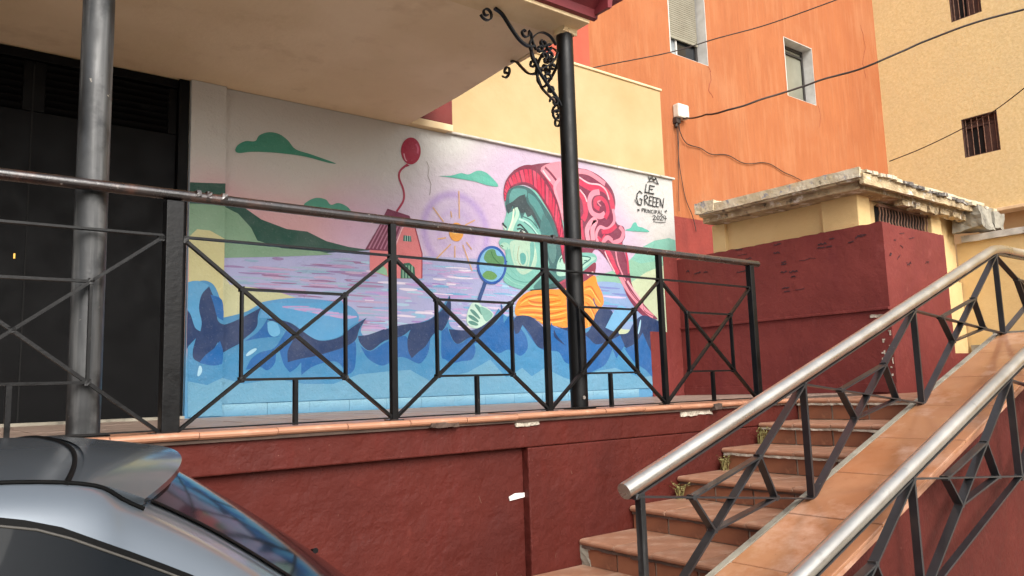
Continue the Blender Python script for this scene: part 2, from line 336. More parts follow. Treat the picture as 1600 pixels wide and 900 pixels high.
# weeds rooted in the joint between stairs and wall
def weed(x, y, z, n, h, label, seed):
    r = random.Random(seed); mb = MB()
    for i in range(n):
        a = r.uniform(0, 6.28); l = h*r.uniform(.5, 1.1); dx, dy = math.cos(a)*l*.55, -abs(math.sin(a))*l*.5
        p0 = Vector((r.uniform(-.03, .03), r.uniform(-.02, .015), 0)); p1 = p0+Vector((dx*.4, dy*.4, l*.65)); p2 = p0+Vector((dx, dy, l*.8))
        w = .003
        mb.add([p0+Vector((-w, 0, 0)), p0+Vector((w, 0, 0)), p1+Vector((w, 0, 0)), p1+Vector((-w, 0, 0)), p2], [(0, 1, 2, 3), (3, 2, 4)])
        for q in (p1, p2):
            b = r.uniform(0, 6.28); e = .011
            mb.add([q, q+Vector((math.cos(b)*e, math.sin(b)*e, .004)), q+Vector((math.cos(b)*e*1.7, math.sin(b)*e*1.7, .012)), q+Vector((math.cos(b+.8)*e, math.sin(b+.8)*e, .008))], [(0, 1, 2, 3)])
    o = obj('weed', mb, M['weed'], loc=(x, y, z)); tag(o, label, 'weed', 'weeds in the stair joints')
weed(4.20, 3.62, -.632, 26, .13, 'small green weed growing against the red wall on the third step', 1)
weed(4.70, 3.62, -.487, 30, .12, 'dry brown weed against the wall one step above the green weed', 2)
weed(5.17, 3.62, -.33, 40, .14, 'bushy dry weed in the joint near the top of the stairs', 3)

# ------------------------------------------------------------------ sloping parapet with glazed tiles
SL = .335
def rz(x): return -.476+SL*(x-3.836) if x < 6.62 else -.476+SL*(6.62-3.836)
pa = thing('sloping_parapet', 'broad sloping parapet topped with glazed terracotta tiles between the two steel handrails', 'parapet', (4, 2.2, GZ))
Y0, Y1 = 1.95, 2.46
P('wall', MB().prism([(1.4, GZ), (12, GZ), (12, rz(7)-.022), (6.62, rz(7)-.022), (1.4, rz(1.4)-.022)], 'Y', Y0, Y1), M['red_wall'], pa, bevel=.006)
xs = [1.66, 2.16, 2.66, 3.16, 3.66, 4.15, 4.63, 5.14, 5.65, 6.15, 6.60]
for a, b in zip(xs, xs[1:]):
    pr = [(a+.004, rz(a+.004)-.020), (b-.004, rz(b-.004)-.020), (b-.004, rz(b-.004)), (a+.004, rz(a+.004))]
    o = P('parapet_tile', MB().prism(pr, 'Y', Y0-.018, Y1-.03), M['ramp_tile'], pa, bevel=.004)
    o.location.z += random.uniform(-.0015, .0015)
P('side_strip', MB().bar((1.5, Y1-.012, rz(1.5)-.008), (6.6, Y1-.012, rz(6.6)-.008), .035, .024), M['concrete'], pa)
P('tile_joint', MB().prism([(1.5, rz(1.5)-.021), (6.6, rz(6.6)-.021), (6.6, rz(6.6)-.006), (1.5, rz(1.5)-.006)], 'Y', Y0-.008, Y1-.032), M['grout_dark'], pa)
for i in range(12):
    a = 6.80+i*.42; P('parapet_tile', MB().box(a, a+.415, Y0-.018, Y1-.03, rz(7)-.02, rz(7)), M['ramp_tile'], pa, bevel=.004)
P('concrete_joint', rough_box(6.60, 6.80, Y0-.01, Y1+.02, rz(7)-.06, rz(7)+.004, .04, .006, 10, 3), M['concrete'], pa)
P('tile_skirt', MB().prism([(1.5, rz(1.5)-.050), (6.6, rz(6.6)-.050), (6.6, rz(6.6)-.022), (1.5, rz(1.5)-.022)], 'Y', Y0-.012, Y0-.002), M['coping'], pa)

# ------------------------------------------------------------------ steel handrails with sheared diamond panels
def handrail(label, Y, ptA, ptB, flat_to, posts, h, r, start_post, label_rail=None, stringer_x=None):
    T = thing('handrail', label, 'handrail', (posts[0], Y, GZ), 'steel handrails of the stairs')
    sl = (ptB[1]-ptA[1])/(ptB[0]-ptA[0])
    zt = lambda x: ptA[1]+sl*(x-ptA[0]) if x < ptB[0] else ptB[1]
    pts = [(ptA[0], Y, ptA[1]), (ptB[0]-.12, Y, zt(ptB[0]-.12)), (ptB[0]-.05, Y, zt(ptB[0]-.05)-.003), (ptB[0]-.0, Y, ptB[1]-.012), (ptB[0]+.06, Y, ptB[1]-.006), (ptB[0]+.12, Y, ptB[1]), (flat_to, Y, ptB[1])]
    P('tube_rail', MB().tube(pts, r, 24), M['steel'], T)
    bw, bt = .044, .011
    top = lambda x: zt(x)-r-.010; bot = lambda x: zt(x)-h
    P('top_bar', MB().bar((ptA[0]+.06, Y, top(ptA[0]+.06)), (ptB[0], Y, top(ptB[0])), .035, .008), M['baluster'], T)
    P('top_bar', MB().bar((ptB[0], Y, top(ptB[0])), (flat_to, Y, top(ptB[0])), .035, .008), M['baluster'], T)
    P('bottom_bar', MB().bar((stringer_x, Y, bot(stringer_x)), (posts[-2] if posts[-2] > ptB[0] else ptB[0], Y, bot(ptB[0])), .036, .010), M['baluster'], T)
    if flat_to > ptB[0]+.2: P('bottom_bar', MB().bar((ptB[0], Y, bot(ptB[0])), (flat_to, Y, bot(ptB[0])), .036, .010), M['baluster'], T)
    if start_post is not None:
        P('post', MB().bar((start_post, Y, GZ), (start_post, Y, top(start_post)), .036, .030), M['post_iron'], T, bevel=.003)
    for x in (posts[1:] if start_post else posts): P('post', MB().bar((x, Y, bot(x)-.02), (x, Y, top(x)), .038, .016), M['baluster'], T)
    pr = list(zip(posts, posts[1:]))
    for a, b in pr:
        A0, A1, B0, B1 = Vector((a, Y, bot(a)+.004)), Vector((a, Y, top(a)-.004)), Vector((b, Y, bot(b)+.004)), Vector((b, Y, top(b)-.004))
        P('brace', MB().bar(A0, B1, bw, bt), M['baluster'], T)
        P('brace', MB().bar(A1, B0, bw*.98, bt*.7), M['baluster'], T)
        L = lambda p, q, f: p+(q-p)*f
        q = [L(A0, B1, .376), L(A1, B0, .275), L(A0, B1, .668), L(A1, B0, .755)]   # low-left, up-left, up-right, low-right
        for c_ in q+[A0, A1]: P('weld_bead', rough_box(c_.x-.013, c_.x+.013, Y-.02, Y+.02, c_.z-.011, c_.z+.011, .01, .004, 40, c_.x), M['baluster'], T)
        for u, v in ((q[0], q[1]), (q[1], q[2]), (q[2], q[3]), (q[3], q[0])):
            P('inner_bar', MB().bar(u, v, bw*.96, bt*.9), M['baluster'], T)
    return T
handrail('steel tube handrail on the stair side of the sloping parapet, starting at a foot post', 2.4,
         (2.435, -.298), (6.61, 1.105), 9.5, [2.50, 3.836, 5.171, 6.58, 7.95, 9.3], .655, .036, 2.53, stringer_x=2.5)
handrail('steel tube handrail on the near side of the parapet before its dark red wall', 1.85,
         (1.2, -1.190), (6.2, .548), 8.5, [1.33, 2.57, 3.805, 5.075, 6.2, 7.4], .60, .036, None, stringer_x=1.33)

# ------------------------------------------------------------------ terrace railing
T = thing('terrace_railing', 'black iron railing of crossed diamond panels along the terrace edge', 'railing', (2.5, 3.7, 0))
Yr = 3.7
P('top_rail', MB().tube([(-3.5, Yr, 1.078), (.9, Yr, 1.08), (3.1, Yr, 1.078), (5.40, Yr, 1.08)], .026, 14), M['worn_iron'], T)
P('sub_rail', MB().bar((-3.5, Yr, .885), (.885, Yr, .885), .030, .010), M['black_iron'], T)
P('sub_rail', MB().bar((.975, Yr, .885), (5.28, Yr, .885), .030, .010), M['black_iron'], T)
P('bottom_rail', MB().bar((-3.5, Yr, .014), (5.29, Yr, .014), .024, .007), M['black_iron'], T)
P('big_post', MB().box(.892, .968, Yr-.037, Yr+.037, 0, 1.045), M['black_iron'], T, bevel=.004)
P('big_post', MB().box(-1.45, -1.374, Yr-.037, Yr+.037, 0, 1.045), M['black_iron'], T, bevel=.004)
P('end_post', MB().box(5.265, 5.318, Yr-.024, Yr+.024, 0, 1.06), M['black_iron'], T, bevel=.004)
spans = [(-1.37, -.24), (-.24, .892), (.968, 2.06), (2.06, 3.143), (3.143, 4.212), (4.212, 5.27)]
for xx in (-.24, 2.06, 3.143, 4.212):
    P('post', MB().bar((xx, Yr, 0), (xx, Yr, 1.06), .034, .034), M['black_iron'], T)
for a, b in spans:
    A = lambda f, g: Vector((a+(b-a)*f, Yr, .006+.876*g))
    P('brace', MB().bar(A(0, 0), A(1, 1), .028, .014), M['black_iron'], T)
    P('brace', MB().bar(A(0, 1), A(1, 0), .0275, .0145), M['black_iron'], T)
    q = [A(.255, .255), A(.255, .745), A(.745, .745), A(.745, .255)]
    for c_ in q+[A(.5, .5), A(0.012, .985), A(.988, .985)]: P('weld_bead', rough_box(c_.x-.012, c_.x+.012, Yr-.015, Yr+.015, c_.z-.012, c_.z+.012, .008, .004, 40, c_.x), M['black_iron'], T)
    P('base_plate', MB().box(b-.04, b+.04, Yr-.035, Yr+.035, 0, .006), M['worn_iron'], T)
    for k in range(4): P('inner_bar', MB().bar(q[k], q[(k+1) % 4], .0265, .012), M['black_iron'], T)
    P('stub', MB().bar(A(.5, 0), A(.5, .255), .026, .020), M['black_iron'], T)
for xx in (1.02, 1.14, 1.07, 3.2):
    P('weld_bead', rough_box(xx, xx+.022, Yr-.03, Yr+.0, 1.078, 1.108, .01, .006, 30, xx*9), M['worn_iron'], T)

# ------------------------------------------------------------------ canopy posts with scroll bracket
HS = 2.6
def scroll(pts, w, th, axis, name='scroll'):
    """ flat iron strip bent along pts; wide direction along 'axis' """
    mb = MB(); pts = [Vector(p) for p in pts]; a = Vector(axis)
    L = []; 
    for i, p in enumerate(pts):
        d = (pts[min(i+1, len(pts)-1)]-pts[max(i-1, 0)]).normalized(); c = d.cross(a).normalized()
        L.append([p+a*w/2+c*th/2, p-a*w/2+c*th/2, p-a*w/2-c*th/2, p+a*w/2-c*th/2])
    n = len(pts); vs = [v for g in L for v in g]
    fs = [(i*4+j, i*4+(j+1) % 4, i*4+4+(j+1) % 4, i*4+4+j) for i in range(n-1) for j in range(4)]+[(0, 3, 2, 1), (n*4-4, n*4-3, n*4-2, n*4-1)]
    mb.add(vs, fs); return mb
def catmull(pts, sub=6, closed=False):
    n = len(pts); out = []
    rngi = range(n) if closed else range(n-1)
    for i in rngi:
        g = (lambda k: pts[k % n]) if closed else (lambda k: pts[max(0, min(n-1, k))])
        p0, p1, p2, p3 = g(i-1), g(i), g(i+1), g(i+2)
        for s_ in range(sub):
            t_ = s_/sub; out.append(tuple(.5*((2*b)+(-a+c)*t_+(2*a-5*b+4*c-d)*t_*t_+(-a+3*b-3*c+d)*t_**3) for a, b, c, d in zip(p0, p1, p2, p3)))
    if not closed: out.append(tuple(pts[-1]))
    return out
def spiral(cx, cy, r0, r1, a0, turns, n=16):
    return [(cx+(r0+(r1-r0)*i/n)*math.cos(a0+turns*2*math.pi*i/n), cy+(r0+(r1-r0)*i/n)*math.sin(a0+turns*2*math.pi*i/n)) for i in range(n+1)]
tp = thing('canopy_post', 'worn grey round post carrying the canopy in front of the black doors', 'post', (.61, 3.8, 0), 'posts of the canopy')
P('column', MB().tube([(.61, 3.8, z) for z in (0, .3, .9, 1.5, 2.0, 2.6)], .066, 28), M['post_iron'], tp)
P('base_plate', MB().box(.52, .70, 3.71, 3.89, -.004, .008), M['black_iron'], tp)
tq = thing('canopy_post', 'glossy black post with wrought iron scroll brackets under the canopy corner', 'post', (3.485, 3.8, 0), 'posts of the canopy')
XP = 3.485
P('column', MB().tube([(XP, 3.8, z) for z in (0, .6, 1.2, 1.8, 2.4, 2.59)], .058, 28), M['black_iron'], tq)
P('base_plate', MB().box(XP-.075, XP+.075, 3.725, 3.875, 0, .01), M['black_iron'], tq)
P('bolt', MB().tube([(XP-.012, 3.738, .075), (XP-.012, 3.748, .075)], .012, 8), M['steel'], tq)
P('peeled_collar', rough_box(XP-.06, XP+.06, 3.74, 3.86, 2.555, 2.60, .02, .012, 20, 2), M['lip'], tq)
def bracket(du):
    """ one scroll bracket in the vertical plane through the post; du(u, z) -> point, u = distance from the post axis """
    side = (Vector(du(0, 1))-Vector(du(0, 0))).cross(Vector(du(1, 0))-Vector(du(0, 0)))
    side.normalize()
    out = []
    for w, th, p2 in (
        (.020, .009, spiral(.665, 2.535, .010, .052, -2.6, 1.35, 22)),
        (.024, .014, catmull([(.60, 2.588), (.54, 2.565), (.47, 2.49), (.40, 2.425), (.33, 2.40), (.27, 2.415)], 6)),
        (.020, .009, spiral(.355, 2.49, .008, .042, 2.6, -1.0)+catmull([(.30, 2.49), (.29, 2.44), (.26, 2.39)], 4)),
        (.020, .009, catmull([(.30, 2.36), (.315, 2.42), (.27, 2.49), (.20, 2.53), (.13, 2.52), (.08, 2.47)], 6)),
        (.020, .009, catmull([(.30, 2.40), (.30, 2.33), (.24, 2.27), (.17, 2.30), (.10, 2.36), (.07, 2.42)], 6)),
        (.022, .012, catmull([(.30, 2.36), (.26, 2.27), (.18, 2.18), (.10, 2.10), (.055, 2.04)], 6)),
        (.018, .008, spiral(.115, 2.06, .008, .042, .4, -1.1)),
        (.018, .008, spiral(.10, 1.965, .010, .042, 1.4, 1.1)),
        (.018, .008, spiral(.17, 2.22, .006, .036, 3.4, 1.0)),
    ):
        P('bracket_scroll', scroll([du(*q) for q in p2], w, th, side), M['black_iron'], tq)
    for k in range(5):                                           # flower rosette
        a = k*2*math.pi/5; c = (.18+.045*math.cos(a), 2.41+.045*math.sin(a))
        P('rosette_petal', scroll([du(*q) for q in spiral(c[0], c[1], .014, .026, a, .95, 10)], .024, .010, side), M['black_iron'], tq)
bracket(lambda u, z: (XP-u, 3.8, z))
bracket(lambda u, z: (XP, 3.8+u, z))

# ------------------------------------------------------------------ canopy
cn = thing('canopy', 'flat tan plastered canopy with a dark red fascia over the terrace', 'canopy', (1, 4, HS))
P('soffit', MB().prism([(-8, 3.90), (3.50, 3.90), (3.56, 5.2), (3.56, 6.09), (-8, 6.09)], 'Z', HS, HS+.16), M['soffit'], cn)
P('edge_trim', MB().prism([(-8, 3.62), (3.56, 3.62), (3.565, 4.4), (3.53, 4.4), (3.495, 3.897), (-8, 3.897)], 'Z', HS-.004, HS+.15), M['lip'], cn, bevel=.006)
prf = [(0, 0), (-.035, .005), (-.045, .06), (-.10, .10), (-.17, .13), (-.17, .30), (0, .30)]
P('fascia', MB().prism([(3.62+a, HS+.02+b) for a, b in prf], 'X', -8, 3.60), M['maroon'], cn)
P('fascia', MB().prism([(3.567-a, HS+.045+b) for a, b in prf], 'Y', 3.45, 6.02), M['maroon'], cn)
P('fascia_corner', MB().box(3.60, 3.735, 3.45, 3.617, HS+.15, HS+.32), M['maroon'], cn)
P('roof_slab', MB().box(-8, 3.56, 3.63, 6.02, HS+.165, HS+.3), M['maroon'], cn)
rb = thing('upper_storey', 'red plastered upper storey meeting the canopy above the mural', 'building', (0, 8, HS))
P('wall', MB().box(-8, 4.03, 6.03, 9.2, HS+.075, 6.2), M['box_red'], rb, bevel=.004)
P('lower_trim', MB().box(-8, 4.035, 6.025, 6.6, HS+.004, HS+.073), M['lip'], rb, bevel=.006)

# ------------------------------------------------------------------ black doors
D = thing('metal_door', 'black metal double doors with louvred vents at the top', 'door', (.4, 6.2, 0))
P('door_frame', MB().box(1.55, 1.625, 6.085, 6.16, 0, HS-.003).box(-3.2, 1.548, 6.12, 6.16, HS-.07, HS-.003), M['door'], D, bevel=.004)
P('back_panel', MB().box(-6, 1.62, 6.18, 6.24, 0, HS), M['door'], D)
for (a, b) in ((.60, 1.545), (-.36, .595), (-1.32, -.365), (-2.28, -1.325)):
    P('door_leaf', MB().box(a, b, 6.135, 6.17, .01, 2.16).box(a, a+.07, 6.135, 6.17, 2.163, HS-.075).box(b-.06, b, 6.135, 6.17, 2.163, HS-.075), M['door'], D, bevel=.003)
    for k in range(7):
        z = 2.19+k*.05
        P('louvre_slat', MB().bar((a+.073, 6.145, z), (b-.063, 6.145, z), .055, .006, side=(0, .75, -.55)), M['door'], D)
P('door_seam', MB().box(.593, .602, 6.13, 6.136, .01, 2.5), M['void'], D)
P('lock_plate', MB().box(.527, .541, 6.128, 6.134, 1.115, 1.155), M['brass'], D, bevel=.003)
P('hinge', MB().tube([(1.552, 6.08, 1.42), (1.552, 6.08, 1.56)], .012, 8), M['post_iron'], D)
P('threshold', MB().box(-6, 1.63, 6.05, 6.13, 0, .02), M['concrete'], D)

# ------------------------------------------------------------------ mural wall
YM = 6.10
mw = thing('mural_wall', 'low wall painted with a mural of a green faced child in a pink knit hat', 'wall', (4.4, YM, 0))
def pix(x, y): p = on('Y', YM, x, y); return (p.x, p.z)
hx = lin
class Paint:
    """ flat painted shapes, each layer a hair proud of the one below, colour kept as a face colour """
    def __init__(s): s.v = []; s.f = []; s.c = []; s.k = 0; s.step = 1
    def poly(s, pts, col):
        s.k += s.step; y = YM-.0012-s.k*.00003; o = len(s.v); s.v += [(p[0], y, p[1]) for p in pts]
        for t_ in tessellate_polygon([[Vector((p[0], p[1], 0)) for p in pts]]): s.f.append([o+i for i in t_]); s.c.append(col)
    def pxs(s, pts, col, org=(0, 0), sc=1, smooth=True, sub=5):
        q = [pix(org[0]+a/sc, org[1]+b/sc) for a, b in pts]
        s.poly(catmull(q, sub, True) if smooth else q, hx(col))
    def line(s, pts, w, col, org=(0, 0), sc=1, smooth=True, taper=False, sub=6):
        q = [pix(org[0]+a/sc, org[1]+b/sc) for a, b in pts]
        if smooth and len(q) > 2: q = catmull(q, sub)
        n = len(q); L, R_ = [], []
        w = w/sc*.0074
        for i, p in enumerate(q):
            a, b = q[max(0, i-1)], q[min(n-1, i+1)]; dx, dy = b[0]-a[0], b[1]-a[1]; l_ = math.hypot(dx, dy) or 1
            ww = w/2*((.25+.75*math.sin(math.pi*min(1, max(0, (i+.3)/(n-.4))))) if taper else 1)
            L.append((p[0]-dy/l_*ww, p[1]+dx/l_*ww)); R_.append((p[0]+dy/l_*ww, p[1]-dx/l_*ww))
        s.k += s.step; y = YM-.0012-s.k*.00003; o = len(s.v); s.v += [(p[0], y, p[1]) for p in L+R_]
        for i in range(n-1): s.f.append([o+i, o+i+1, o+n+i+1, o+n+i]); s.c.append(hx(col))
    def mesh(s, name):
        me = bpy.data.meshes.new(name); me.from_pydata(s.v, [], s.f); at = me.color_attributes.new('paint', 'FLOAT_COLOR', 'CORNER')
        i = 0
        for f, c in zip(s.f, s.c):
            for _ in f: at.data[i].color = c; i += 1
        me.update(); return me
def spiky(pts, sub=4):
    out = []; seg = [pts[0]]
    for i in range(1, len(pts)-1):
        a, b, c = pts[i-1], pts[i], pts[i+1]; seg.append(b)
        v1 = Vector((b[0]-a[0], b[1]-a[1])); v2 = Vector((c[0]-b[0], c[1]-b[1]))
        if v1.length > 0 and v2.length > 0 and v1.angle(v2) > 1.25: out += catmull(seg, sub)[:-1] if len(seg) > 2 else seg[:-1]; seg = [b]
    seg.append(pts[-1]); return out+(catmull(seg, sub) if len(seg) > 2 else seg)
def ell(cx, cy, rx, ry, n=28): return [(cx+rx*math.cos(i*2*math.pi/n), cy+ry*math.sin(i*2*math.pi/n)) for i in range(n)]

# base coat: a fine grid whose colours are the sprayed background (sky fades, halo round the sun and hat)
def mixc(a, b, t): t = max(0, min(1, t)); return tuple(x+(y-x)*t for x, y in zip(a, b))
def sst(a, b, x): t = max(0, min(1, (x-a)/(b-a))); return t*t*(3-2*t)
OFF = hx('#d2d0cb'); PINK = hx('#d3a9ac'); LIL = hx('#ccb2cf'); LILW = hx('#d6c8da'); BLU = hx('#5f9fc9'); PUR = hx('#b39bd0')
SUNP = pix(713, 362); HATP = pix(860, 330); HOUSE = pix(600, 370)
def basecol(x, z):
    n = mnoise.noise(Vector((x*1.3, z*1.3, 0)))*.5 + mnoise.noise(Vector((x*4, z*4, 3)))*.18
    c = OFF
    c = mixc(c, PINK, sst(2.15, 1.55, z+n*.35)*(1-sst(2.9, 3.9, x)))
    c = mixc(c, LIL, .75*sst(1.75, 1.35, z+n*.3)*sst(2.6, 3.6, x)*(1-sst(6.6, 7.2, x)*.5))
    for (p, r0, r1, col, a) in ((SUNP, .35, 1.0, LILW, .9), (HATP, .75, 1.35, LIL, .75), (HOUSE, .2, .8, LIL, .6), (pix(955, 400), .25, .95, LIL, .65)):
        d = math.hypot(x-p[0], (z-p[1])*1.15)+n*.12; c = mixc(c, col, a*(1-sst(r0, r1, d)))
    d = math.hypot(x-SUNP[0], z-SUNP[1]); c = mixc(c, PUR, .9*max(0, 1-abs(d-.36)/.06)); c = mixc(c, PUR, .38*(1-sst(.2, .42, d))); c = mixc(c, PUR, .35*max(0, 1-abs(d-.20)/.03))
    c = mixc(c, BLU, sst(.62, .42, z+n*.1))
    return tuple(c[:3])+(1,)
nx_, nz_ = 190, 90; XA, XB, ZA, ZB = 1.63, 7.27, 0, HS
vs = [(XA+(XB-XA)*i/nx_, YM, ZA+(ZB-ZA)*j/nz_) for i in range(nx_+1) for j in range(nz_+1)]
fs = [(i*(nz_+1)+j, (i+1)*(nz_+1)+j, (i+1)*(nz_+1)+j+1, i*(nz_+1)+j+1) for i in range(nx_) for j in range(nz_)]
me = bpy.data.meshes.new('wall_face'); me.from_pydata(vs, [], fs); at = me.color_attributes.new('paint', 'FLOAT_COLOR', 'POINT')
for i, v in enumerate(vs): at.data[i].color = basecol(v[0], v[2])
me.materials.append(M['mural']); wf = bpy.data.objects.new('painted_face', me); C.objects.link(wf); wf.parent = mw; wf.location = -Vector(mw.location)
P('wall', MB().box(1.63, 7.268, YM+.003, YM+.2, 0, HS-.002), M['cream'], mw)

p = Paint()
Z2 = ((280, 100), 3); Z3 = ((660, 0), 3); Z6 = ((280, 380), 2.812); Z8 = ((640, 400), 3); ZH = ((540, 200), 3); ZF = ((760, 220), 4.5); Z7 = ((640, 200), 2.648); ZS = ((700, 360), 5); ZR = ((850, 230), 3.214)
def S(z, pts, col, **k): p.pxs(pts, col, z[0], z[1], **k)
def Ln(z, pts, w, col, **k): p.line(pts, w, col, z[0], z[1], **k)
# sea, hills
S(((0, 0), 1), [(348, 393), (420, 392), (520, 388), (600, 392), (660, 400), (740, 404), (800, 412), (960, 440), (1030, 470), (1040, 530), (290, 540), (290, 470), (348, 470)], '#adb0d4', smooth=False)
rs = random.Random(4); p.step = .15
for i in range(620):
    x = rs.uniform(345, 1010); z = rs.betavariate(1.3, 1)*120
    y0 = 396+(x-350)*.035+z; L_ = rs.uniform(12, 62)*(1.1 if x < 600 else .7)
    if y0 > 520: continue
    col = rs.choice(['#a58cc4', '#bf9fd0', '#c3aed6', '#d8c8e0', '#e3d9e8', '#93bedb', '#7fb2d6', '#adcce0', '#c9a9d2', '#a5a3d2'] if x > 560 else ['#9d7a9f', '#a888ad', '#b99cc0', '#93b0c8', '#a5b9cc', '#bfa9c6', '#9c86b0', '#a3b4cf'])
    sl_ = .06+rs.uniform(-.02, .02)
    p.line([(x, y0), (x+L_*.5, y0+L_*.5*sl_+rs.uniform(-1, 1)), (x+L_, y0+L_*sl_)], rs.uniform(1.2, 3.6), col, taper=True, sub=4)
p.step = 1
one = ((0, 0), 1)
S(one, [(292, 287), (350, 289), (352, 305), (378, 322), (408, 343), (448, 358), (480, 362), (510, 377), (545, 386), (580, 391), (530, 394), (470, 398), (420, 396), (350, 398), (292, 398)], '#33594f', smooth=False)
S(one, [(292, 320), (350, 323), (372, 334), (392, 356), (402, 376), (440, 388), (500, 393), (520, 398), (440, 401), (350, 403), (292, 400)], '#86a78c', smooth=False)
S(one, [(292, 372), (305, 360), (325, 362), (350, 376), (350, 392), (350, 478), (292, 480)], '#c8c394', smooth=False)
S(one, [(345, 425), (360, 445), (400, 450), (440, 458), (470, 468), (440, 474), (400, 482), (345, 500)], '#c6c79f', smooth=False)
S(one, [(905, 440), (960, 422), (1000, 395), (1030, 375), (1060, 376), (1060, 560), (960, 520), (935, 470)], '#8fbda4', smooth=False)
S(one, [(985, 405), (1000, 388), (1022, 376), (1045, 372), (1062, 378), (1062, 402), (1000, 412)], '#86bfae', smooth=False)
S(one, [(925, 480), (965, 455), (1010, 425), (1062, 405), (1062, 560), (960, 525)], '#c3cfae', smooth=False)
S(one, [(905, 452), (940, 440), (985, 450), (1005, 490), (985, 515), (930, 500), (900, 470)], '#8fa9cf')
for i in range(16):
    x = 905+rs.uniform(0, 55); y0 = 448+i*3.6
    p.line([(x, y0), (x+20, y0+2), (x+38, y0+3)], 3.2, rs.choice(['#7f8cc4', '#a7a0d0', '#77b0d0', '#d2bfe0']), taper=True, sub=3)
# clouds; canopy shade is put into the darker teal of the left two
S(Z2, [(262, 405), (275, 380), (310, 362), (355, 362), (375, 335), (420, 320), (470, 330), (510, 360), (545, 400), (620, 425), (730, 465), (700, 464), (600, 437), (520, 424), (430, 415), (340, 412), (280, 418)], '#4c9680')
S(Z2, [(590, 668), (600, 645), (640, 628), (685, 635), (710, 660), (745, 652), (785, 668), (815, 700), (840, 712), (700, 692)], '#559a86')
S(Z3, [(78, 825), (130, 824), (180, 812), (215, 818), (260, 800), (305, 815), (355, 872), (300, 868), (240, 850), (130, 832)], '#66b8a6')
S(ZF, [(980, 624), (1012, 612), (1030, 580), (1050, 575), (1065, 602), (1100, 612), (1145, 640), (1080, 640), (985, 632)], '#66b8a6')
# balloon
Ln(Z2, [(1070, 470), (1036, 500), (1030, 535), (1050, 590), (1050, 640), (1018, 692)], 8, '#b0445c')
S(Z2, ell(1085, 408, 46, 63), '#a8304a')
S(Z2, [(1068, 470), (1080, 476), (1062, 484)], '#a8304a', smooth=False)
Ln(Z2, [(1108, 375), (1118, 395), (1116, 420)], 8, '#c8607a'); Ln(Z2, [(1052, 420), (1058, 445), (1066, 455)], 5, '#d8a0ac')
# sun
for a, b in (((530, 295), (532, 425)), ((408, 372), (458, 440)), ((492, 545), (425, 612)), ((511, 552), (511, 608)), ((548, 548), (592, 670)), ((560, 455), (605, 432)), ((470, 515), (430, 520)), ((492, 390), (496, 420)), ((565, 535), (590, 570))):
    Ln(ZH, [a, b], 5, '#dcb07c', smooth=False)
S(ZH, ell(518, 488, 34, 44), '#e2a14a'); S(ZH, ell(512, 475, 20, 24), '#eebd6a')
# house
S(ZH, [(112, 572), (222, 575), (262, 480), (300, 425), (318, 445), (357, 590), (356, 706), (250, 706), (205, 700), (112, 668)], '#dd8587', smooth=False)
S(ZH, [(195, 378), (298, 412), (312, 448), (268, 458), (222, 580), (90, 570), (150, 470)], '#7d3f58', smooth=False)
for k in range(7): Ln(ZH, [(175+k*14, 440+k*4), (108+k*18, 565+k)], 5, '#b07a92', smooth=False)
Ln(ZH, [(268, 458), (222, 580)], 5, '#e8b9bd', smooth=False); Ln(ZH, [(318, 445), (357, 590), (356, 706)], 5, '#9c3f50', smooth=False)
S(ZH, [(270, 503), (305, 507), (308, 534), (268, 530)], '#356a67', smooth=False)
for k in range(3): Ln(ZH, [(278+k*11, 505), (278+k*11, 532)], 2.5, '#b9d8c8', smooth=False)
S(ZH, [(256, 705), (257, 660), (272, 634), (298, 632), (322, 655), (326, 706)], '#3d6f60', smooth=False)
for k in range(4): Ln(ZH, [(268+k*14, 645), (268+k*14, 704)], 4, '#9fc7a8', smooth=False)
S(ZH, [(140, 676), (150, 650), (170, 640), (190, 662), (196, 694)], '#8fbfa0', smooth=False)
# hat: fold mass, then tail
H1 = ((890, 240), 3.464); H2 = ((770, 240), 6.43); H3 = ((770, 370), 9)
MAR, RED, PK, LP = '#833a52', '#cc4260', '#e2909f', '#eebcc4'
S(one, [(800, 270), (835, 257), (870, 255), (905, 263), (919, 266), (939, 277), (955, 295), (961, 315), (959, 335), (964, 350), (974, 355), (976, 370), (972, 381), (977, 402), (983, 425), (988, 448), (1000, 468), (1014, 485), (1027, 499), (1005, 494), (991, 480), (979, 462), (971, 442), (956, 419), (945, 402), (933, 390), (925, 395), (923, 415), (895, 430), (880, 400), (870, 350), (840, 300)], MAR)
S(one, [(845, 262), (890, 258), (892, 330), (884, 360), (872, 330), (860, 300)], PK)
Ln(H2, [(400, 150), (470, 200), (540, 280), (600, 350), (610, 390)], 44, '#bb3d5c'); Ln(H2, [(500, 170), (540, 230), (575, 275)], 15, '#f0cfd4'); Ln(H2, [(520, 140), (580, 200), (635, 270)], 26, MAR)
Ln(H2, [(670, 250), (620, 330), (640, 430), (670, 520), (690, 600)], 34, '#e9a0ae')
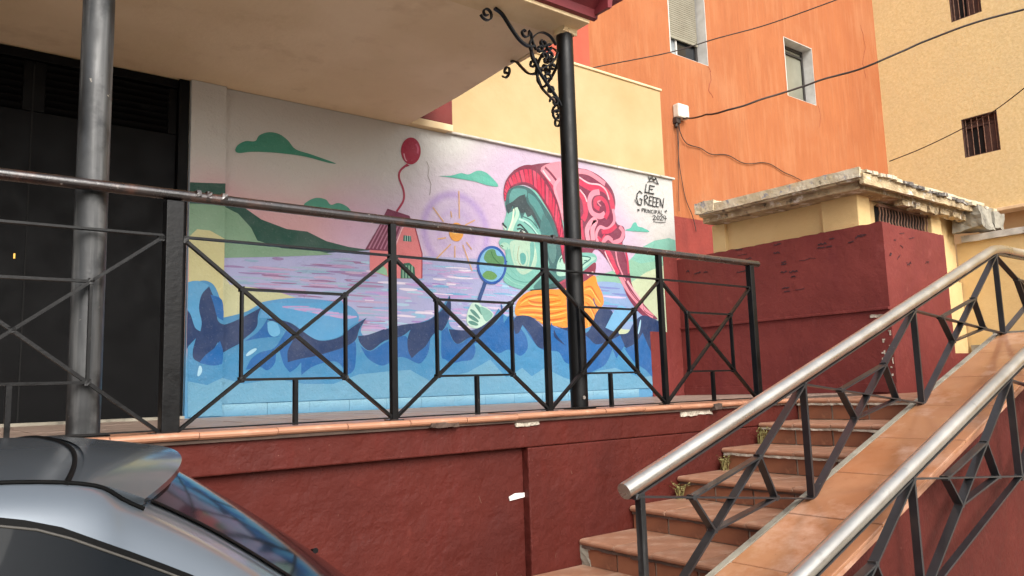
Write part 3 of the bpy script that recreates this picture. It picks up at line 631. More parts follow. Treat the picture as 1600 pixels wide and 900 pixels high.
for w_, c_, pts in ((26, PK, [(45, 95), (100, 105), (150, 135), (190, 165)]), (34, RED, [(50, 150), (110, 185), (175, 190), (215, 230), (233, 300)]), (9, LP, [(50, 128), (100, 160), (160, 170), (195, 200), (212, 250)]),
    (32, RED, [(50, 205), (75, 250), (85, 320), (70, 360)]), (9, LP, [(52, 195), (80, 230), (92, 262)]), (30, '#e593a4', [(160, 208), (122, 218), (105, 262), (118, 318), (160, 340), (190, 325)]),
    (24, RED, [(160, 300), (138, 285), (140, 250), (170, 243), (196, 270), (205, 315), (190, 350)]), (7, PK, [(168, 285), (158, 275), (150, 262), (165, 255)]),
    (30, '#e79aa9', [(100, 470), (92, 415), (118, 368), (140, 362), (122, 410), (126, 470)]), (18, RED, [(60, 360), (66, 420), (75, 480)]), (12, PK, [(52, 380), (56, 440), (66, 490)]),
    (18, '#e593a4', [(232, 300), (240, 365), (205, 408), (162, 398), (142, 438), (152, 485)]), (24, RED, [(172, 425), (215, 418), (250, 390)]), (16, RED, [(150, 450), (172, 470), (190, 440)]),
    (24, '#e08b9c', [(268, 395), (288, 425), (276, 465), (240, 478), (208, 455), (186, 470), (176, 500)]), (7, MAR, [(262, 400), (240, 430), (258, 455), (232, 468)]), (14, RED, [(200, 490), (240, 500), (280, 492)]),
    (30, RED, [(195, 515), (222, 560), (240, 610), (262, 650)]), (8, LP, [(188, 530), (212, 585), (242, 640)]), (14, RED, [(300, 520), (312, 580), (318, 650)]), (10, PK, [(246, 520), (258, 590), (282, 650), (300, 690)]),
    (24, PK, [(270, 660), (300, 720), (345, 780), (400, 840), (450, 885)]), (14, '#efa9b5', [(310, 690), (350, 750), (385, 800), (400, 850)]), (6, MAR, [(300, 700), (335, 760), (385, 815)]), (5, MAR, [(395, 800), (402, 850), (460, 885)])):
    Ln(H1, pts, w_, c_)
# face
S(Z7, [(396, 300), (400, 345), (388, 395), (386, 440), (368, 470), (374, 490), (390, 500), (396, 525), (390, 550), (395, 590), (385, 620), (400, 645), (450, 665), (520, 672), (600, 650), (680, 620), (766, 560), (760, 520), (680, 515), (640, 500), (640, 400), (560, 290), (470, 245)], '#7db9ad')
S(Z7, [(510, 660), (560, 600), (620, 500), (690, 600), (650, 650), (560, 668)], '#4f7f7c')
S(Z7, [(394, 300), (405, 262), (450, 238), (505, 258), (560, 330), (602, 400), (625, 480), (632, 560), (600, 600), (575, 560), (560, 480), (535, 410), (500, 365), (480, 345), (462, 375), (448, 335), (425, 345), (402, 350)], '#41696a')
S(ZF, [(160, 390), (180, 345), (230, 335), (280, 350), (275, 400), (240, 390), (200, 430), (185, 470), (160, 440)], '#5f9a96')
S(ZF, [(290, 370), (340, 400), (385, 470), (420, 560), (450, 660), (410, 600), (370, 540), (330, 470), (300, 430)], '#56908d')
S(ZF, [(420, 700), (430, 620), (470, 680), (490, 780), (470, 860), (440, 820)], '#5c8582')
SP2 = lambda z, pts, col: p.poly(spiky([pix(z[0][0]+a/z[1], z[0][1]+b/z[1]) for a, b in pts+[pts[0]]])[:-1], hx(col))
SP2(H2, [(200, 480), (260, 430), (320, 410), (345, 500), (410, 590), (490, 780), (430, 720), (385, 625), (345, 640), (320, 590), (280, 600), (245, 540), (222, 580), (195, 530), (150, 612), (128, 520)], '#3a4a4e')
SP2(H2, [(500, 600), (560, 680), (610, 800), (625, 860), (500, 860), (470, 760)], '#4b7a7a')
Ln(H2, [(380, 620), (440, 720), (480, 800)], 12, '#5f9a96')
Ln(ZF, [(205, 470), (215, 520), (180, 600), (165, 680)], 26, '#b9dcc6'); Ln(ZF, [(190, 480), (180, 560), (150, 640)], 12, '#dbe8cb')
Ln(ZF, [(225, 550), (290, 580), (340, 640), (370, 680)], 14, '#b5dcd0'); Ln(ZF, [(245, 530), (310, 560), (360, 620)], 8, '#3f6c6c'); Ln(ZF, [(260, 570), (310, 610), (350, 660)], 8, '#4c8080')
Ln(ZF, [(215, 600), (235, 590), (265, 620), (290, 650)], 12, '#22383c'); S(ZF, ell(245, 640, 22, 13), '#cfe0d6'); S(ZF, ell(243, 640, 14, 13), '#22363b'); S(ZF, ell(249, 635, 3, 3), '#e8efe8'); Ln(ZF, [(212, 622), (240, 620), (275, 640), (300, 668)], 9, '#1f3337')
Ln(ZF, [(110, 578), (125, 598), (140, 612)], 12, '#24363a'); Ln(ZF, [(112, 600), (135, 625)], 6, '#e3ead9')
S(ZF, [(95, 735), (120, 715), (150, 725), (160, 760), (120, 765)], '#a3cbb6'); Ln(ZF, [(100, 735), (116, 745)], 6, '#1e2f33')
# cheek contours
S(H3, [(255, 60), (250, 240), (295, 400), (360, 500), (430, 532), (520, 490), (590, 420), (615, 300), (590, 130), (545, 60)], '#aecbb6')
S(H3, [(520, 90), (575, 90), (575, 250), (535, 400), (505, 420), (520, 260)], '#74b0a6')
Ln(H3, [(300, 110), (285, 250), (330, 400), (400, 470), (480, 450)], 14, '#9cc8b4'); Ln(H3, [(365, 130), (345, 240), (350, 340), (392, 410)], 9, '#9d9a7e')
S(H3, [(378, 250), (420, 225), (458, 270), (455, 350), (420, 395), (385, 355)], '#5fa59e')
Ln(H3, [(470, 200), (492, 300), (470, 400), (420, 440)], 12, '#86bdae'); Ln(H3, [(590, 180), (575, 300), (545, 400)], 6, '#cfe0cc')
for w_, col, pts in ((12, '#5f9f97', [(180, 500), (300, 600), (480, 640), (620, 560)]), (10, '#93c9ba', [(170, 560), (300, 650), (450, 690)]), (10, '#6bafa4', [(200, 150), (190, 300), (240, 450), (340, 560)])): Ln(H3, pts, w_, col)
Ln(ZS, [(435, 238), (460, 245)], 8, '#1f3536'); Ln(ZS, [(640, 468), (740, 458), (850, 445), (905, 400)], 9, '#26393a')
S(ZS, [(760, 440), (850, 400), (900, 385), (905, 430), (840, 445)], '#3f5f60')
S(ZS, [(850, 260), (880, 200), (905, 190), (1060, 200), (1150, 215), (1110, 250), (1060, 290), (930, 350), (850, 350)], '#a9d2c0')
Ln(ZS, [(870, 250), (890, 215), (1000, 200), (1110, 215), (1060, 260), (1040, 280)], 9, '#2f6a66'); Ln(ZS, [(1060, 235), (1085, 240), (1060, 255)], 7, '#2f6a66')
S(ZS, [(860, 430), (900, 400), (1050, 320), (1145, 250), (1140, 340), (1060, 400), (920, 460)], '#8a3c50')
Ln(ZS, [(860, 420), (920, 385)], 14, '#b04560', smooth=False)
for q in ((1090, 345), (1125, 330)): S(ZS, ell(q[0], q[1], 9, 9), '#e6c9c4')
# hat band with ribs
OUT = [(390, 300), (387, 262), (398, 215), (432, 175), (482, 153), (530, 168), (578, 235), (612, 310), (632, 400), (640, 480)]
INN = [(396, 300), (402, 272), (420, 248), (468, 234), (515, 256), (562, 325), (598, 395), (618, 470), (630, 540)]
S(Z7, OUT+[(640, 560)]+INN[::-1], '#82304a')
o_ = catmull(OUT, 8); n_ = catmull(INN, 8)
for k in range(24):
    a0, a1 = (k+.12)/24, (k+.88)/24
    g = lambda L_, t_: L_[min(len(L_)-1, int(t_*(len(L_)-1)))]
    qa, qb, qc, qd = g(o_, a0), g(o_, a1), g(n_, a1), g(n_, a0)
    mx = lambda u_, v_, f: (u_[0]+(v_[0]-u_[0])*f, u_[1]+(v_[1]-u_[1])*f)
    S(Z7, [mx(qa, qd, .2), mx(qb, qc, .2), mx(qb, qc, .86), mx(qa, qd, .86)], '#cc3556' if k % 3 else '#d64a68', smooth=False)
# scarf
S(ZS, [(520, 610), (555, 530), (630, 478), (740, 465), (850, 460), (940, 450), (1060, 400), (1140, 352), (1165, 420), (1200, 490), (1212, 570), (1180, 620), (1195, 690), (1150, 765), (1080, 795), (1000, 745), (900, 762), (820, 742), (740, 735), (680, 690), (600, 672), (530, 665)], '#e8953a')
for i, (pts) in enumerate(([(560, 560), (620, 520), (740, 500), (860, 510)], [(540, 600), (640, 590), (780, 600), (920, 590)], [(550, 640), (660, 640), (800, 650), (930, 620)],
        [(620, 540), (660, 560), (760, 565), (880, 545)], [(680, 680), (800, 700), (920, 680)], [(1060, 450), (1110, 440), (1150, 500), (1190, 560)], [(1060, 500), (1110, 520), (1160, 600), (1180, 680)], [(1070, 560), (1110, 600), (1140, 680), (1110, 750)], [(1060, 640), (1090, 690), (1090, 760)])):
    Ln(ZS, pts, 13, '#c96a25', taper=True); Ln(ZS, [(a, b+20) for a, b in pts], 10, '#f7bd62', taper=True)
Ln(ZS, [(1135, 530), (1140, 570), (1160, 595), (1200, 605)], 10, '#2d4a80')
# magnifying glass and hand
S(ZH, ell(683, 643, 70, 90), '#2f5da6'); S(ZH, ell(683, 643, 59, 78), '#7db3d6')
S(ZH, [(645, 612), (662, 575), (695, 570), (708, 598), (738, 605), (736, 645), (700, 650), (668, 636)], '#5f9062'); S(ZH, [(638, 690), (660, 670), (690, 676), (708, 695), (690, 712), (655, 708)], '#6a9a5c')
Ln(ZH, [(680, 580), (692, 610), (722, 640)], 4, '#3f6f4c')
Ln(ZH, [(653, 722), (622, 808)], 17, '#2b4f86', smooth=False)
S(ZS, [(190, 565), (230, 562), (262, 592), (300, 605), (352, 660), (300, 720), (250, 762), (180, 760), (142, 715), (146, 650), (165, 600)], '#c3dfd0')
for pts in ([(205, 580), (235, 610), (262, 660)], [(170, 620), (200, 645), (245, 690)], [(155, 665), (190, 685), (235, 715)], [(155, 715), (190, 725), (230, 738)]): Ln(ZS, pts, 26, '#5f9187', taper=True)
S(ZS, [(245, 600), (300, 615), (345, 660), (300, 712), (270, 680)], '#86b9ac')
# waves: dark crest, mid blue, light blue
T_ = [(290, 478), (295, 495), (303, 512), (308, 518), (310, 500), (309, 480), (313, 458), (322, 446), (327, 452), (332, 466), (338, 470), (346, 497), (375, 490), (404, 480), (408, 484), (404, 497), (420, 497), (440, 500), (455, 508), (470, 520), (490, 530), (508, 531), (530, 525), (545, 511), (571, 497), (563, 515), (566, 524), (582, 523), (612, 511), (655, 504), (680, 492), (696, 470), (701, 462), (702, 480), (700, 500), (706, 513), (725, 517), (748, 514), (765, 505), (772, 492), (778, 482), (790, 494), (806, 496), (826, 498), (842, 510), (860, 516), (900, 516), (925, 508), (932, 492), (942, 480), (955, 486), (962, 505), (966, 522), (980, 520), (990, 503), (1003, 493), (1018, 497), (1036, 505)]
S(one, [(290, 440)]+[(292, 455), (300, 444), (318, 440), (334, 452), (348, 496), (350, 520), (290, 540)], '#4e8fba')
S(one, [(385, 500), (400, 478), (420, 470), (470, 466), (540, 476), (560, 500), (530, 528), (480, 534)], '#5f9cc9')
LB, MBL, NV, PB = '#4b8fba', '#2468a8', '#273f69', '#6ea5c2'
S(one, spiky(T_)+[(1036, 645), (290, 655)], LB, smooth=False)
S(one, [(290, 596), (320, 602), (345, 590), (380, 600), (430, 592), (475, 600), (520, 600), (560, 585), (610, 580), (640, 578), (672, 596), (690, 590), (730, 582), (765, 562), (790, 590), (815, 575), (830, 588), (850, 575), (880, 590), (900, 596), (930, 580), (960, 575), (1000, 590), (1030, 585), (1034, 660), (290, 665)], PB, smooth=False)
W1 = ((280, 430), 4.7375); W2 = ((600, 450), 5.293)
def SP(z, pts, col): p.poly(spiky([pix(z[0][0]+a/z[1], z[0][1]+b/z[1]) for a, b in pts+[pts[0]]])[:-1], hx(col))
SP(W1, [(600, 240), (700, 205), (900, 210), (1200, 190), (1240, 330), (1200, 440), (1080, 478), (980, 460), (900, 400), (820, 345), (720, 320), (640, 290)], '#5da2cf')
for k in range(9):
    a = 760+k*44; p.line([(280+a/4.7375, 430+(235+k*8)/4.7375), (280+(a+110)/4.7375, 430+(240+k*9)/4.7375), (280+(a+200)/4.7375, 430+(236+k*9)/4.7375)], 3.6, ['#b79dcb', '#8fb0d8', '#c0a4cf'][k % 3], taper=True)
SP(W1, [(40, 250), (40, 60), (120, 48), (205, 80), (150, 150), (130, 250), (150, 350), (140, 420), (100, 390), (70, 300)], '#5b9fca')
SP(W1, [(480, 490), (580, 420), (640, 340), (660, 300), (650, 350), (655, 420), (700, 458), (750, 452), (640, 462), (560, 472)], MBL)
SP(W1, [(490, 700), (530, 620), (600, 570), (700, 540), (770, 440), (800, 400), (780, 480), (720, 560), (705, 650), (650, 705), (600, 680), (540, 690)], MBL)
SP(W1, [(740, 560), (790, 430), (840, 420), (900, 520), (1200, 540), (1250, 440), (1300, 490), (1305, 600), (1290, 700), (1240, 740), (1160, 640), (1000, 670), (900, 740), (900, 645), (860, 690), (815, 720), (770, 660)], MBL)
SP(W1, [(40, 260), (70, 300), (100, 390), (140, 420), (150, 350), (130, 250), (150, 150), (205, 90), (240, 170), (270, 240), (265, 330), (320, 368), (440, 325), (605, 238), (580, 300), (575, 370), (540, 420), (480, 470), (440, 508), (380, 540), (310, 580), (270, 500), (230, 560), (170, 612), (140, 650), (90, 620), (85, 560), (108, 470), (60, 520), (40, 550)], NV)
SP(W1, [(215, 150), (300, 190), (310, 340), (265, 312), (240, 225)], MBL)
SP(W1, [(285, 490), (310, 580), (300, 660), (230, 672), (130, 652), (180, 592), (240, 545)], MBL)
SP(W1, [(640, 330), (690, 322), (760, 336), (830, 358), (900, 408), (1000, 473), (1080, 485), (1190, 455), (1270, 390), (1385, 315), (1330, 400), (1300, 482), (1200, 540), (1000, 600), (900, 618), (800, 645), (800, 560), (840, 470), (800, 400), (740, 360)], NV)
SP(W1, [(650, 350), (690, 340), (730, 370), (742, 430), (700, 456), (660, 430)], '#6fb0d6')
conv = lambda z, q: [(z[0][0]+a/z[1], z[0][1]+b/z[1]) for a, b in q]
SP(one, [(562, 540), (578, 549), (600, 536)]+conv(W2, [(140, 400), (190, 420), (225, 580), (300, 510), (380, 400), (365, 520), (330, 590), (290, 625), (240, 610), (180, 580), (110, 575), (0, 640)])+[(586, 568), (572, 558)], MBL)
SP(W2, [(470, 360), (520, 320), (535, 370), (580, 455), (640, 455), (700, 410), (800, 370), (880, 320), (960, 240), (960, 130), (975, 160), (985, 290), (1050, 200), (1100, 300), (1170, 400), (1182, 500), (1130, 560), (1080, 540), (1020, 510), (940, 540), (860, 490), (790, 450), (740, 460), (752, 520), (720, 592), (640, 605), (560, 620), (500, 590), (470, 560)], MBL)
SP(W2, [(1100, 300), (1140, 310), (1200, 400), (1260, 480), (1310, 510), (1360, 520), (1440, 530), (1500, 620), (1588, 630), (1588, 320), (1500, 340), (1400, 320), (1380, 280), (1370, 340), (1310, 330)], MBL)
SP(one, [(558, 525), (575, 523), (600, 514)]+conv(W2, [(0, 345), (150, 305), (330, 280), (420, 230), (500, 150), (540, 60), (550, 160), (530, 260), (480, 350), (440, 350), (390, 400), (340, 480), (280, 530), (225, 582), (195, 520), (190, 420), (215, 345), (140, 400), (0, 438)])+[(578, 548), (563, 538)], NV)
SP(W2, [(530, 340), (640, 350), (740, 345), (830, 300), (910, 230), (985, 185), (960, 230), (880, 320), (760, 400), (700, 410), (620, 460), (580, 450), (550, 400)], NV)
SP(W2, [(1060, 300), (1090, 235), (1190, 232), (1260, 275), (1320, 340), (1330, 420), (1310, 505), (1260, 480), (1200, 380), (1140, 305), (1110, 370), (1080, 380)], NV)
SP(W2, [(1400, 340), (1430, 400), (1500, 480), (1440, 440), (1400, 400)], NV)
SP(W2, [(1440, 330), (1588, 330), (1588, 380), (1500, 350)], NV)
# right of the post
SP(one, [(895, 516), (915, 520), (925, 505), (930, 490), (940, 480), (955, 486), (962, 505), (966, 522), (980, 520), (990, 503), (1003, 493), (1018, 497), (1038, 508), (1038, 600), (1016, 560), (1004, 530), (996, 540), (984, 548), (966, 536), (950, 540), (930, 545), (912, 540), (895, 545)], NV)
SP(one, [(895, 545), (905, 528), (915, 525), (930, 538), (950, 533), (968, 524), (975, 540), (962, 560), (956, 545), (946, 568), (930, 578), (912, 584), (895, 575)], MBL)
SP(one, [(975, 545), (992, 536), (1003, 520), (1014, 545), (1026, 570), (1034, 610), (1010, 580), (990, 566)], MBL)
SP(one, [(945, 512), (965, 478), (985, 486), (975, 505), (962, 518)], '#79b2d8')
for pts in ([(384, 556), (392, 550), (400, 545)], [(306, 588), (309, 580), (309, 572)], [(1000, 500), (998, 512), (996, 522)]): p.line(pts, 4, '#a9d3e6', taper=True)
mm = p.mesh('mural_painting'); mm.materials.append(M['mural'])
# colours that fall beyond the wall are cut at its ends
bm = bmesh.new(); bm.from_mesh(mm)
for co_, no_ in (((1.905, 0, 0), (-1, 0, 0)), ((7.262, 0, 0), (1, 0, 0)), ((0, 0, .098), (0, 0, -1))):
    bmesh.ops.bisect_plane(bm, geom=bm.verts[:]+bm.edges[:]+bm.faces[:], plane_co=co_, plane_no=no_, clear_outer=True)
full = bmesh.new(); full.from_mesh(mm)
bm.to_mesh(mm); bm.free()
mo = bpy.data.objects.new('mural_painting', mm); C.objects.link(mo); mo.parent = mw; mo.location = -Vector(mw.location)
# the pilaster carries the left end of the same picture on its own, prouder face
P('pilaster', MB().box(1.632, 1.90, YM-.045, YM+.002, 0, HS-.003), M['mural'], mw)
pil = [o for o in mw.children if o.name.startswith('pilaster')][0]
def colour_all(me, fn):
    at = me.color_attributes.new('paint', 'FLOAT_COLOR', 'CORNER')
    for lp in me.loops: at.data[lp.index].color = fn(me.vertices[lp.vertex_index].co)
def fine_face(x0, x1, y, z0, z1, nx, nz, fn, name, par):
    vs = [(x0+(x1-x0)*i/nx, y, z0+(z1-z0)*j/nz) for i in range(nx+1) for j in range(nz+1)]
    fs = [(i*(nz+1)+j, (i+1)*(nz+1)+j, (i+1)*(nz+1)+j+1, i*(nz+1)+j+1) for i in range(nx) for j in range(nz)]
    me = bpy.data.meshes.new(name); me.from_pydata(vs, [], fs); at = me.color_attributes.new('paint', 'FLOAT_COLOR', 'POINT')
    for i, v in enumerate(vs): at.data[i].color = fn(v[0], v[2])
    me.materials.append(M['mural']); o = bpy.data.objects.new(name, me); C.objects.link(o); o.parent = par; o.location = -Vector(par.location); return o
colour_all(pil.data, lambda c: basecol(c.x, c.z))
fine_face(1.633, 1.899, YM-.046, .01, HS-.004, 8, 90, basecol, 'pilaster_face', mw)
for co_, no_ in (((1.899, 0, 0), (1, 0, 0)), ((1.633, 0, 0), (-1, 0, 0)), ((0, 0, .01), (0, 0, -1))):
    bmesh.ops.bisect_plane(full, geom=full.verts[:]+full.edges[:]+full.faces[:], plane_co=co_, plane_no=no_, clear_outer=True)
pm = mm.copy(); full.to_mesh(pm); full.free()
po = bpy.data.objects.new('pilaster_painting', pm); C.objects.link(po); po.parent = mw; po.location = Vector((0, -.0465, 0))-Vector(mw.location)
# skirting tiles painted light blue, with a top highlight put into the colour
sk = MB().box(0, .349, -.014, 0, 0, .092).mesh('skirting_tile')
colour_all(sk, lambda c: hx('#659fc0') if c.z < .08 else hx('#93c3d8')); sk.materials.append(M['mural'])
for i in range(14):
    if 1.91+i*.352+.35 > 6.72: break
    o = bpy.data.objects.new('skirting_tile', sk); C.objects.link(o); o.parent = mw
    o.location = Vector((1.91+i*.352, YM-.001+random.uniform(-.002, .002), 0))-mw.location
P('coping', MB().box(3.99, 7.29, YM-.035, YM+.2, HS+.001, HS+.026), M['coping_white'], mw, bevel=.008)
P('red_wall_end', rough_box(7.02, 7.262, YM-.0125, YM+.0, .72, 1.66, .05, .003, 9, 5), M['box_red'], mw)
P('red_wall_end', rough_box(6.72, 7.262, YM-.0135, YM+.0, .0, .74, .05, .004, 9, 3), M['box_red'], mw)
# painted signature
sg = MB()
def stroke(pts, w, org=(970, 260), sc=9):
    q = [pix(org[0]+a/sc, org[1]+b/sc) for a, b in pts]; w = w/sc*.0092
    for a, b in zip(q, q[1:]):
        d = Vector((b[0]-a[0], b[1]-a[1])); 
        if d.length < 1e-5: continue
        d.normalize(); nn = Vector((-d.y, d.x))*w/2; e = d*w*.4
        A, B = Vector(a)-e, Vector(b)+e
        sg.prism([tuple(A+nn), tuple(A-nn), tuple(B-nn), tuple(B+nn)], 'Y', YM-.0125, YM-.0105)
for pts, w in (
    ([(375, 145), (395, 200), (430, 150), (460, 200), (480, 165), (520, 255)], 11), ([(370, 220), (440, 212), (510, 250)], 9), ([(400, 160), (450, 190), (490, 180)], 9),
    ([(350, 255), (332, 365), (385, 372)], 14), ([(400, 270), (385, 375), (455, 388)], 14), ([(400, 272), (465, 285)], 12), ([(395, 322), (440, 328)], 11),
    ([(290, 380), (255, 350), (222, 390), (215, 450), (240, 540), (275, 545), (290, 470), (260, 455)], 13), ([(190, 470), (215, 520), (245, 545)], 9),
    ([(330, 540), (322, 415), (350, 405), (372, 440), (330, 475), (378, 545)], 11),
    ([(440, 430), (398, 422), (388, 545), (428, 552)], 11), ([(392, 482), (425, 486)], 10),
    ([(490, 445), (450, 435), (440, 560), (475, 568)], 11), ([(444, 500), (475, 503)], 10),
    ([(535, 455), (500, 448), (488, 565), (522, 572)], 11), ([(494, 508), (520, 510)], 10),
    ([(545, 560), (545, 465), (580, 580), (595, 455)], 11),
    ([(228, 605), (250, 625)], 9), ([(250, 603), (230, 628)], 9), ([(632, 618), (620, 645)], 9), ([(612, 630), (640, 632)], 9),
    ([(290, 640), (290, 590), (312, 595), (310, 615), (292, 618)], 7), ([(325, 645), (325, 598), (345, 603), (342, 620), (326, 622), (348, 650)], 7), ([(362, 605), (360, 650)], 7),
    ([(378, 655), (378, 610), (402, 655), (404, 612)], 7), ([(445, 615), (420, 618), (418, 655), (445, 660)], 7), ([(462, 615), (460, 662)], 7), ([(478, 665), (480, 620), (500, 625), (498, 642), (480, 644)], 7),
    ([(512, 668), (528, 622), (542, 670)], 7), ([(518, 650), (538, 652)], 6), ([(558, 625), (556, 672), (582, 676)], 7),
    ([(440, 700), (465, 690), (480, 705), (445, 748), (485, 752)], 8), ([(510, 695), (495, 722), (508, 750), (530, 742), (532, 705), (510, 695)], 8),
    ([(545, 705), (565, 692), (580, 708), (545, 755), (585, 758)], 8), ([(600, 690), (592, 730), (635, 735)], 8), ([(622, 700), (618, 760)], 8), ([(450, 780), (540, 790), (620, 785)], 6)):
    stroke(pts, w)
P('painted_signature', sg, M['paint_black'], mw)['label'] = 'black sprayed lettering LE GREEEN PRINCIPAL 2024 under a small crown'
# hairline crack above the balloon
ck = MB(); pc = [pix(666, 252), pix(670, 262), pix(668, 275), pix(673, 288), pix(671, 305)]
for a, b in zip(pc, pc[1:]): ck.bar((a[0], YM-.007, a[1]), (b[0], YM-.007, b[1]), .003, .003)
P('crack', ck, M['concrete'], mw)

# ------------------------------------------------------------------ cream building end above the mural
cb = thing('low_building', 'plain cream rendered building end rising just behind the mural wall', 'building', (5, 7, 0))
P('wall', MB().box(4.04, 7.385, 6.305, 9.2, 0, 3.82), M['cream'], cb, bevel=.006)
P('parapet_cap', MB().box(4.0, 7.40, 6.285, 9.2, 3.822, 3.852), M['lip'], cb, bevel=.008)

# ------------------------------------------------------------------ orange building
YO = 9.5
ob = thing('orange_building', 'tall building rendered in streaky orange with a dark red base', 'building', (13, YO, GZ))
holes = [(11.50, 12.66, 6.55, 8.35), (15.48, 16.65, 6.52, 7.93)]
def wall_with_holes(x0, x1, z0, z1, y, holes, depth):
    mb = MB(); xs_ = sorted({x0, x1, *[h[0] for h in holes], *[h[1] for h in holes]}); zs_ = sorted({z0, z1, *[h[2] for h in holes], *[h[3] for h in holes]})
    for a, b in zip(xs_, xs_[1:]):
        for c, d in zip(zs_, zs_[1:]):
            cx, cz = (a+b)/2, (c+d)/2
            if not any(h[0] < cx < h[1] and h[2] < cz < h[3] for h in holes): mb.add([(a, y, c), (b, y, c), (b, y, d), (a, y, d)], [(0, 1, 2, 3)])
    return mb
P('wall', wall_with_holes(9.27, 19.85, 3.27, 13, YO, holes, .3).box(9.27, 19.85, YO+.45, YO+6, GZ, 13), M['orange'], ob)
P('red_base', MB().box(7.4, 19.84, YO-.012, YO+.4, GZ, 3.268), M['dado'], ob)
P('red_side_band', MB().box(6.0, 9.268, YO-.03, YO+5, 3.27, 13), M['salmon'], ob)
for k, (a, b, c, d) in enumerate(holes):
    w = P('window', MB().box(a, a+.03, YO+.002, YO+.44, c, d).box(b-.012, b, YO-.004, YO+.44, c, d).box(a, b, YO-.003, YO+.44, d-.015, d).box(a, b, YO+.002, YO+.44, c-.02, c+.008), M['white_metal'], ob)
    def W_(name, mb, m_):
        o = obj(name, mb, m_, w); return o
    y1 = YO+.24
    W_('window_frame', MB().box(a+.03, a+.08, y1, y1+.05, c, d).box(b-.075, b-.014, y1, y1+.05, c, d).box(a+.08, b-.08, y1, y1+.05, d-.09, d-.02).box(a+.08, b-.08, y1, y1+.05, c, c+.04), M['dark_frame'])
    if k == 0:
        for i in range(33):
            z = d-.06-i*.045
            if z < c+.52: break
            W_('shutter_slat', MB().bar((a+.06, y1-.03, z), (b-.05, y1-.03, z), .012, .036), M['shutter'])
        W_('shutter_rail', MB().box(a+.05, b-.05, y1-.05, y1-.01, c+.47, c+.52), M['shutter'])
        W_('pane', MB().box(a+.08, a+.46, y1+.03, y1+.036, c+.04, c+.6), M['curtain']); W_('pane', MB().box(a+.50, b-.08, y1+.03, y1+.036, c+.04, c+.6), M['dark_glass'])
        W_('mullion', MB().box(a+.46, a+.50, y1, y1+.04, c+.04, c+.6), M['white_metal'])
    else:
        W_('pane', MB().box(a+.08, b-.08, y1+.03, y1+.036, c+.04, d-.20), M['frosted'])
        W_('transom', MB().box(a+.08, b-.08, y1-.01, y1+.03, d-.22, d-.17), M['dark_frame'])
        W_('pane', MB().box(a+.08, b-.08, y1+.03, y1+.036, d-.17, d-.09), M['frosted'])

def crack(pts, y, par, w=.012):
    mb = MB(); q = [on('Y', y, a, b) for a, b in pts]
    fine = []
    for a, b in zip(q, q[1:]):
        for k in range(5): fine.append(a.lerp(b, k/5)+Vector((random.uniform(-.03, .03), 0, random.uniform(-.03, .03))))
    for a, b in zip(fine, fine[1:]): mb.bar(a+Vector((0, -.003, 0)), b+Vector((0, -.003, 0)), .004, w*random.uniform(.4, 1))
    P('crack', mb, M['dado'], par)
crack([(1107, 104), (1112, 122), (1108, 140), (1115, 158)], YO, ob); crack([(1278, 166), (1283, 186), (1279, 200)], YO, ob, .009); crack([(1345, 40), (1352, 75), (1348, 100), (1355, 130)], YO, ob, .009)

# ------------------------------------------------------------------ tall cream building on the right
XC = 19.85
tb = thing('cream_building', 'tall roughcast cream apartment block at the right with small barred windows', 'building', (XC, 6, GZ))
ch = [(6.86, 7.64, 5.28, 6.23), (6.93, 7.62, 8.70, 9.72)]
mb = MB()
ys_ = sorted({-6, 9.5, *[h[0] for h in ch], *[h[1] for h in ch]}); zs_ = sorted({3.92, 13, *[h[2] for h in ch], *[h[3] for h in ch]})
for a, b in zip(ys_, ys_[1:]):
    for c, d in zip(zs_, zs_[1:]):
        if not any(h[0] < (a+b)/2 < h[1] and h[2] < (c+d)/2 < h[3] for h in ch): mb.add([(XC, a, c), (XC, b, c), (XC, b, d), (XC, a, d)], [(0, 1, 2, 3)])
mb.box(XC+.5, XC+8, -6, 9.5, 3.92, 13)
P('wall', mb, M['roughcast'], tb)
P('ledge', MB().box(XC-.12, XC+.4, -6, 7.22, 3.84, 3.92), M['lip'], tb, bevel=.01)
P('lower_wall', MB().box(XC+.35, XC+8, -6, 9.4, GZ, 3.84), M['cream'], tb)
for (a, b, c, d) in ch:
    w = P('window', MB().box(XC+.002, XC+.2, a-.0, a+.02, c, d).box(XC+.002, XC+.2, b-.02, b, c, d).box(XC+.002, XC+.2, a, b, d-.02, d).box(XC+.002, XC+.2, a, b, c, c+.02).box(XC+.2, XC+.24, a, b, c, d), M['wood_dark'], tb)
    obj('shutter_leaf', MB().box(XC+.12, XC+.15, a+.05, a+.36, c+.03, d-.2), M['wood_dark'], w)
    obj('dark_opening', MB().box(XC+.16, XC+.19, a+.38, b-.15, c+.04, d-.22), M['void'], w)
    obj('transom', MB().box(XC+.1, XC+.16, a+.02, b-.02, d-.24, d-.19), M['wood_dark'], w)
    for k in range(6): 
        y = a+.07+k*(b-a-.14)/5; obj('window_bar', MB().tube([(XC+.05, y, c+.01), (XC+.05, y, d-.01)], .010, 6), M['rusty'], w)
    for k in range(2):
        z = c+.3+k*.38; obj('window_bar', MB().bar((XC+.05, a+.01, z), (XC+.05, b-.01, z), .012, .022), M['rusty'], w)

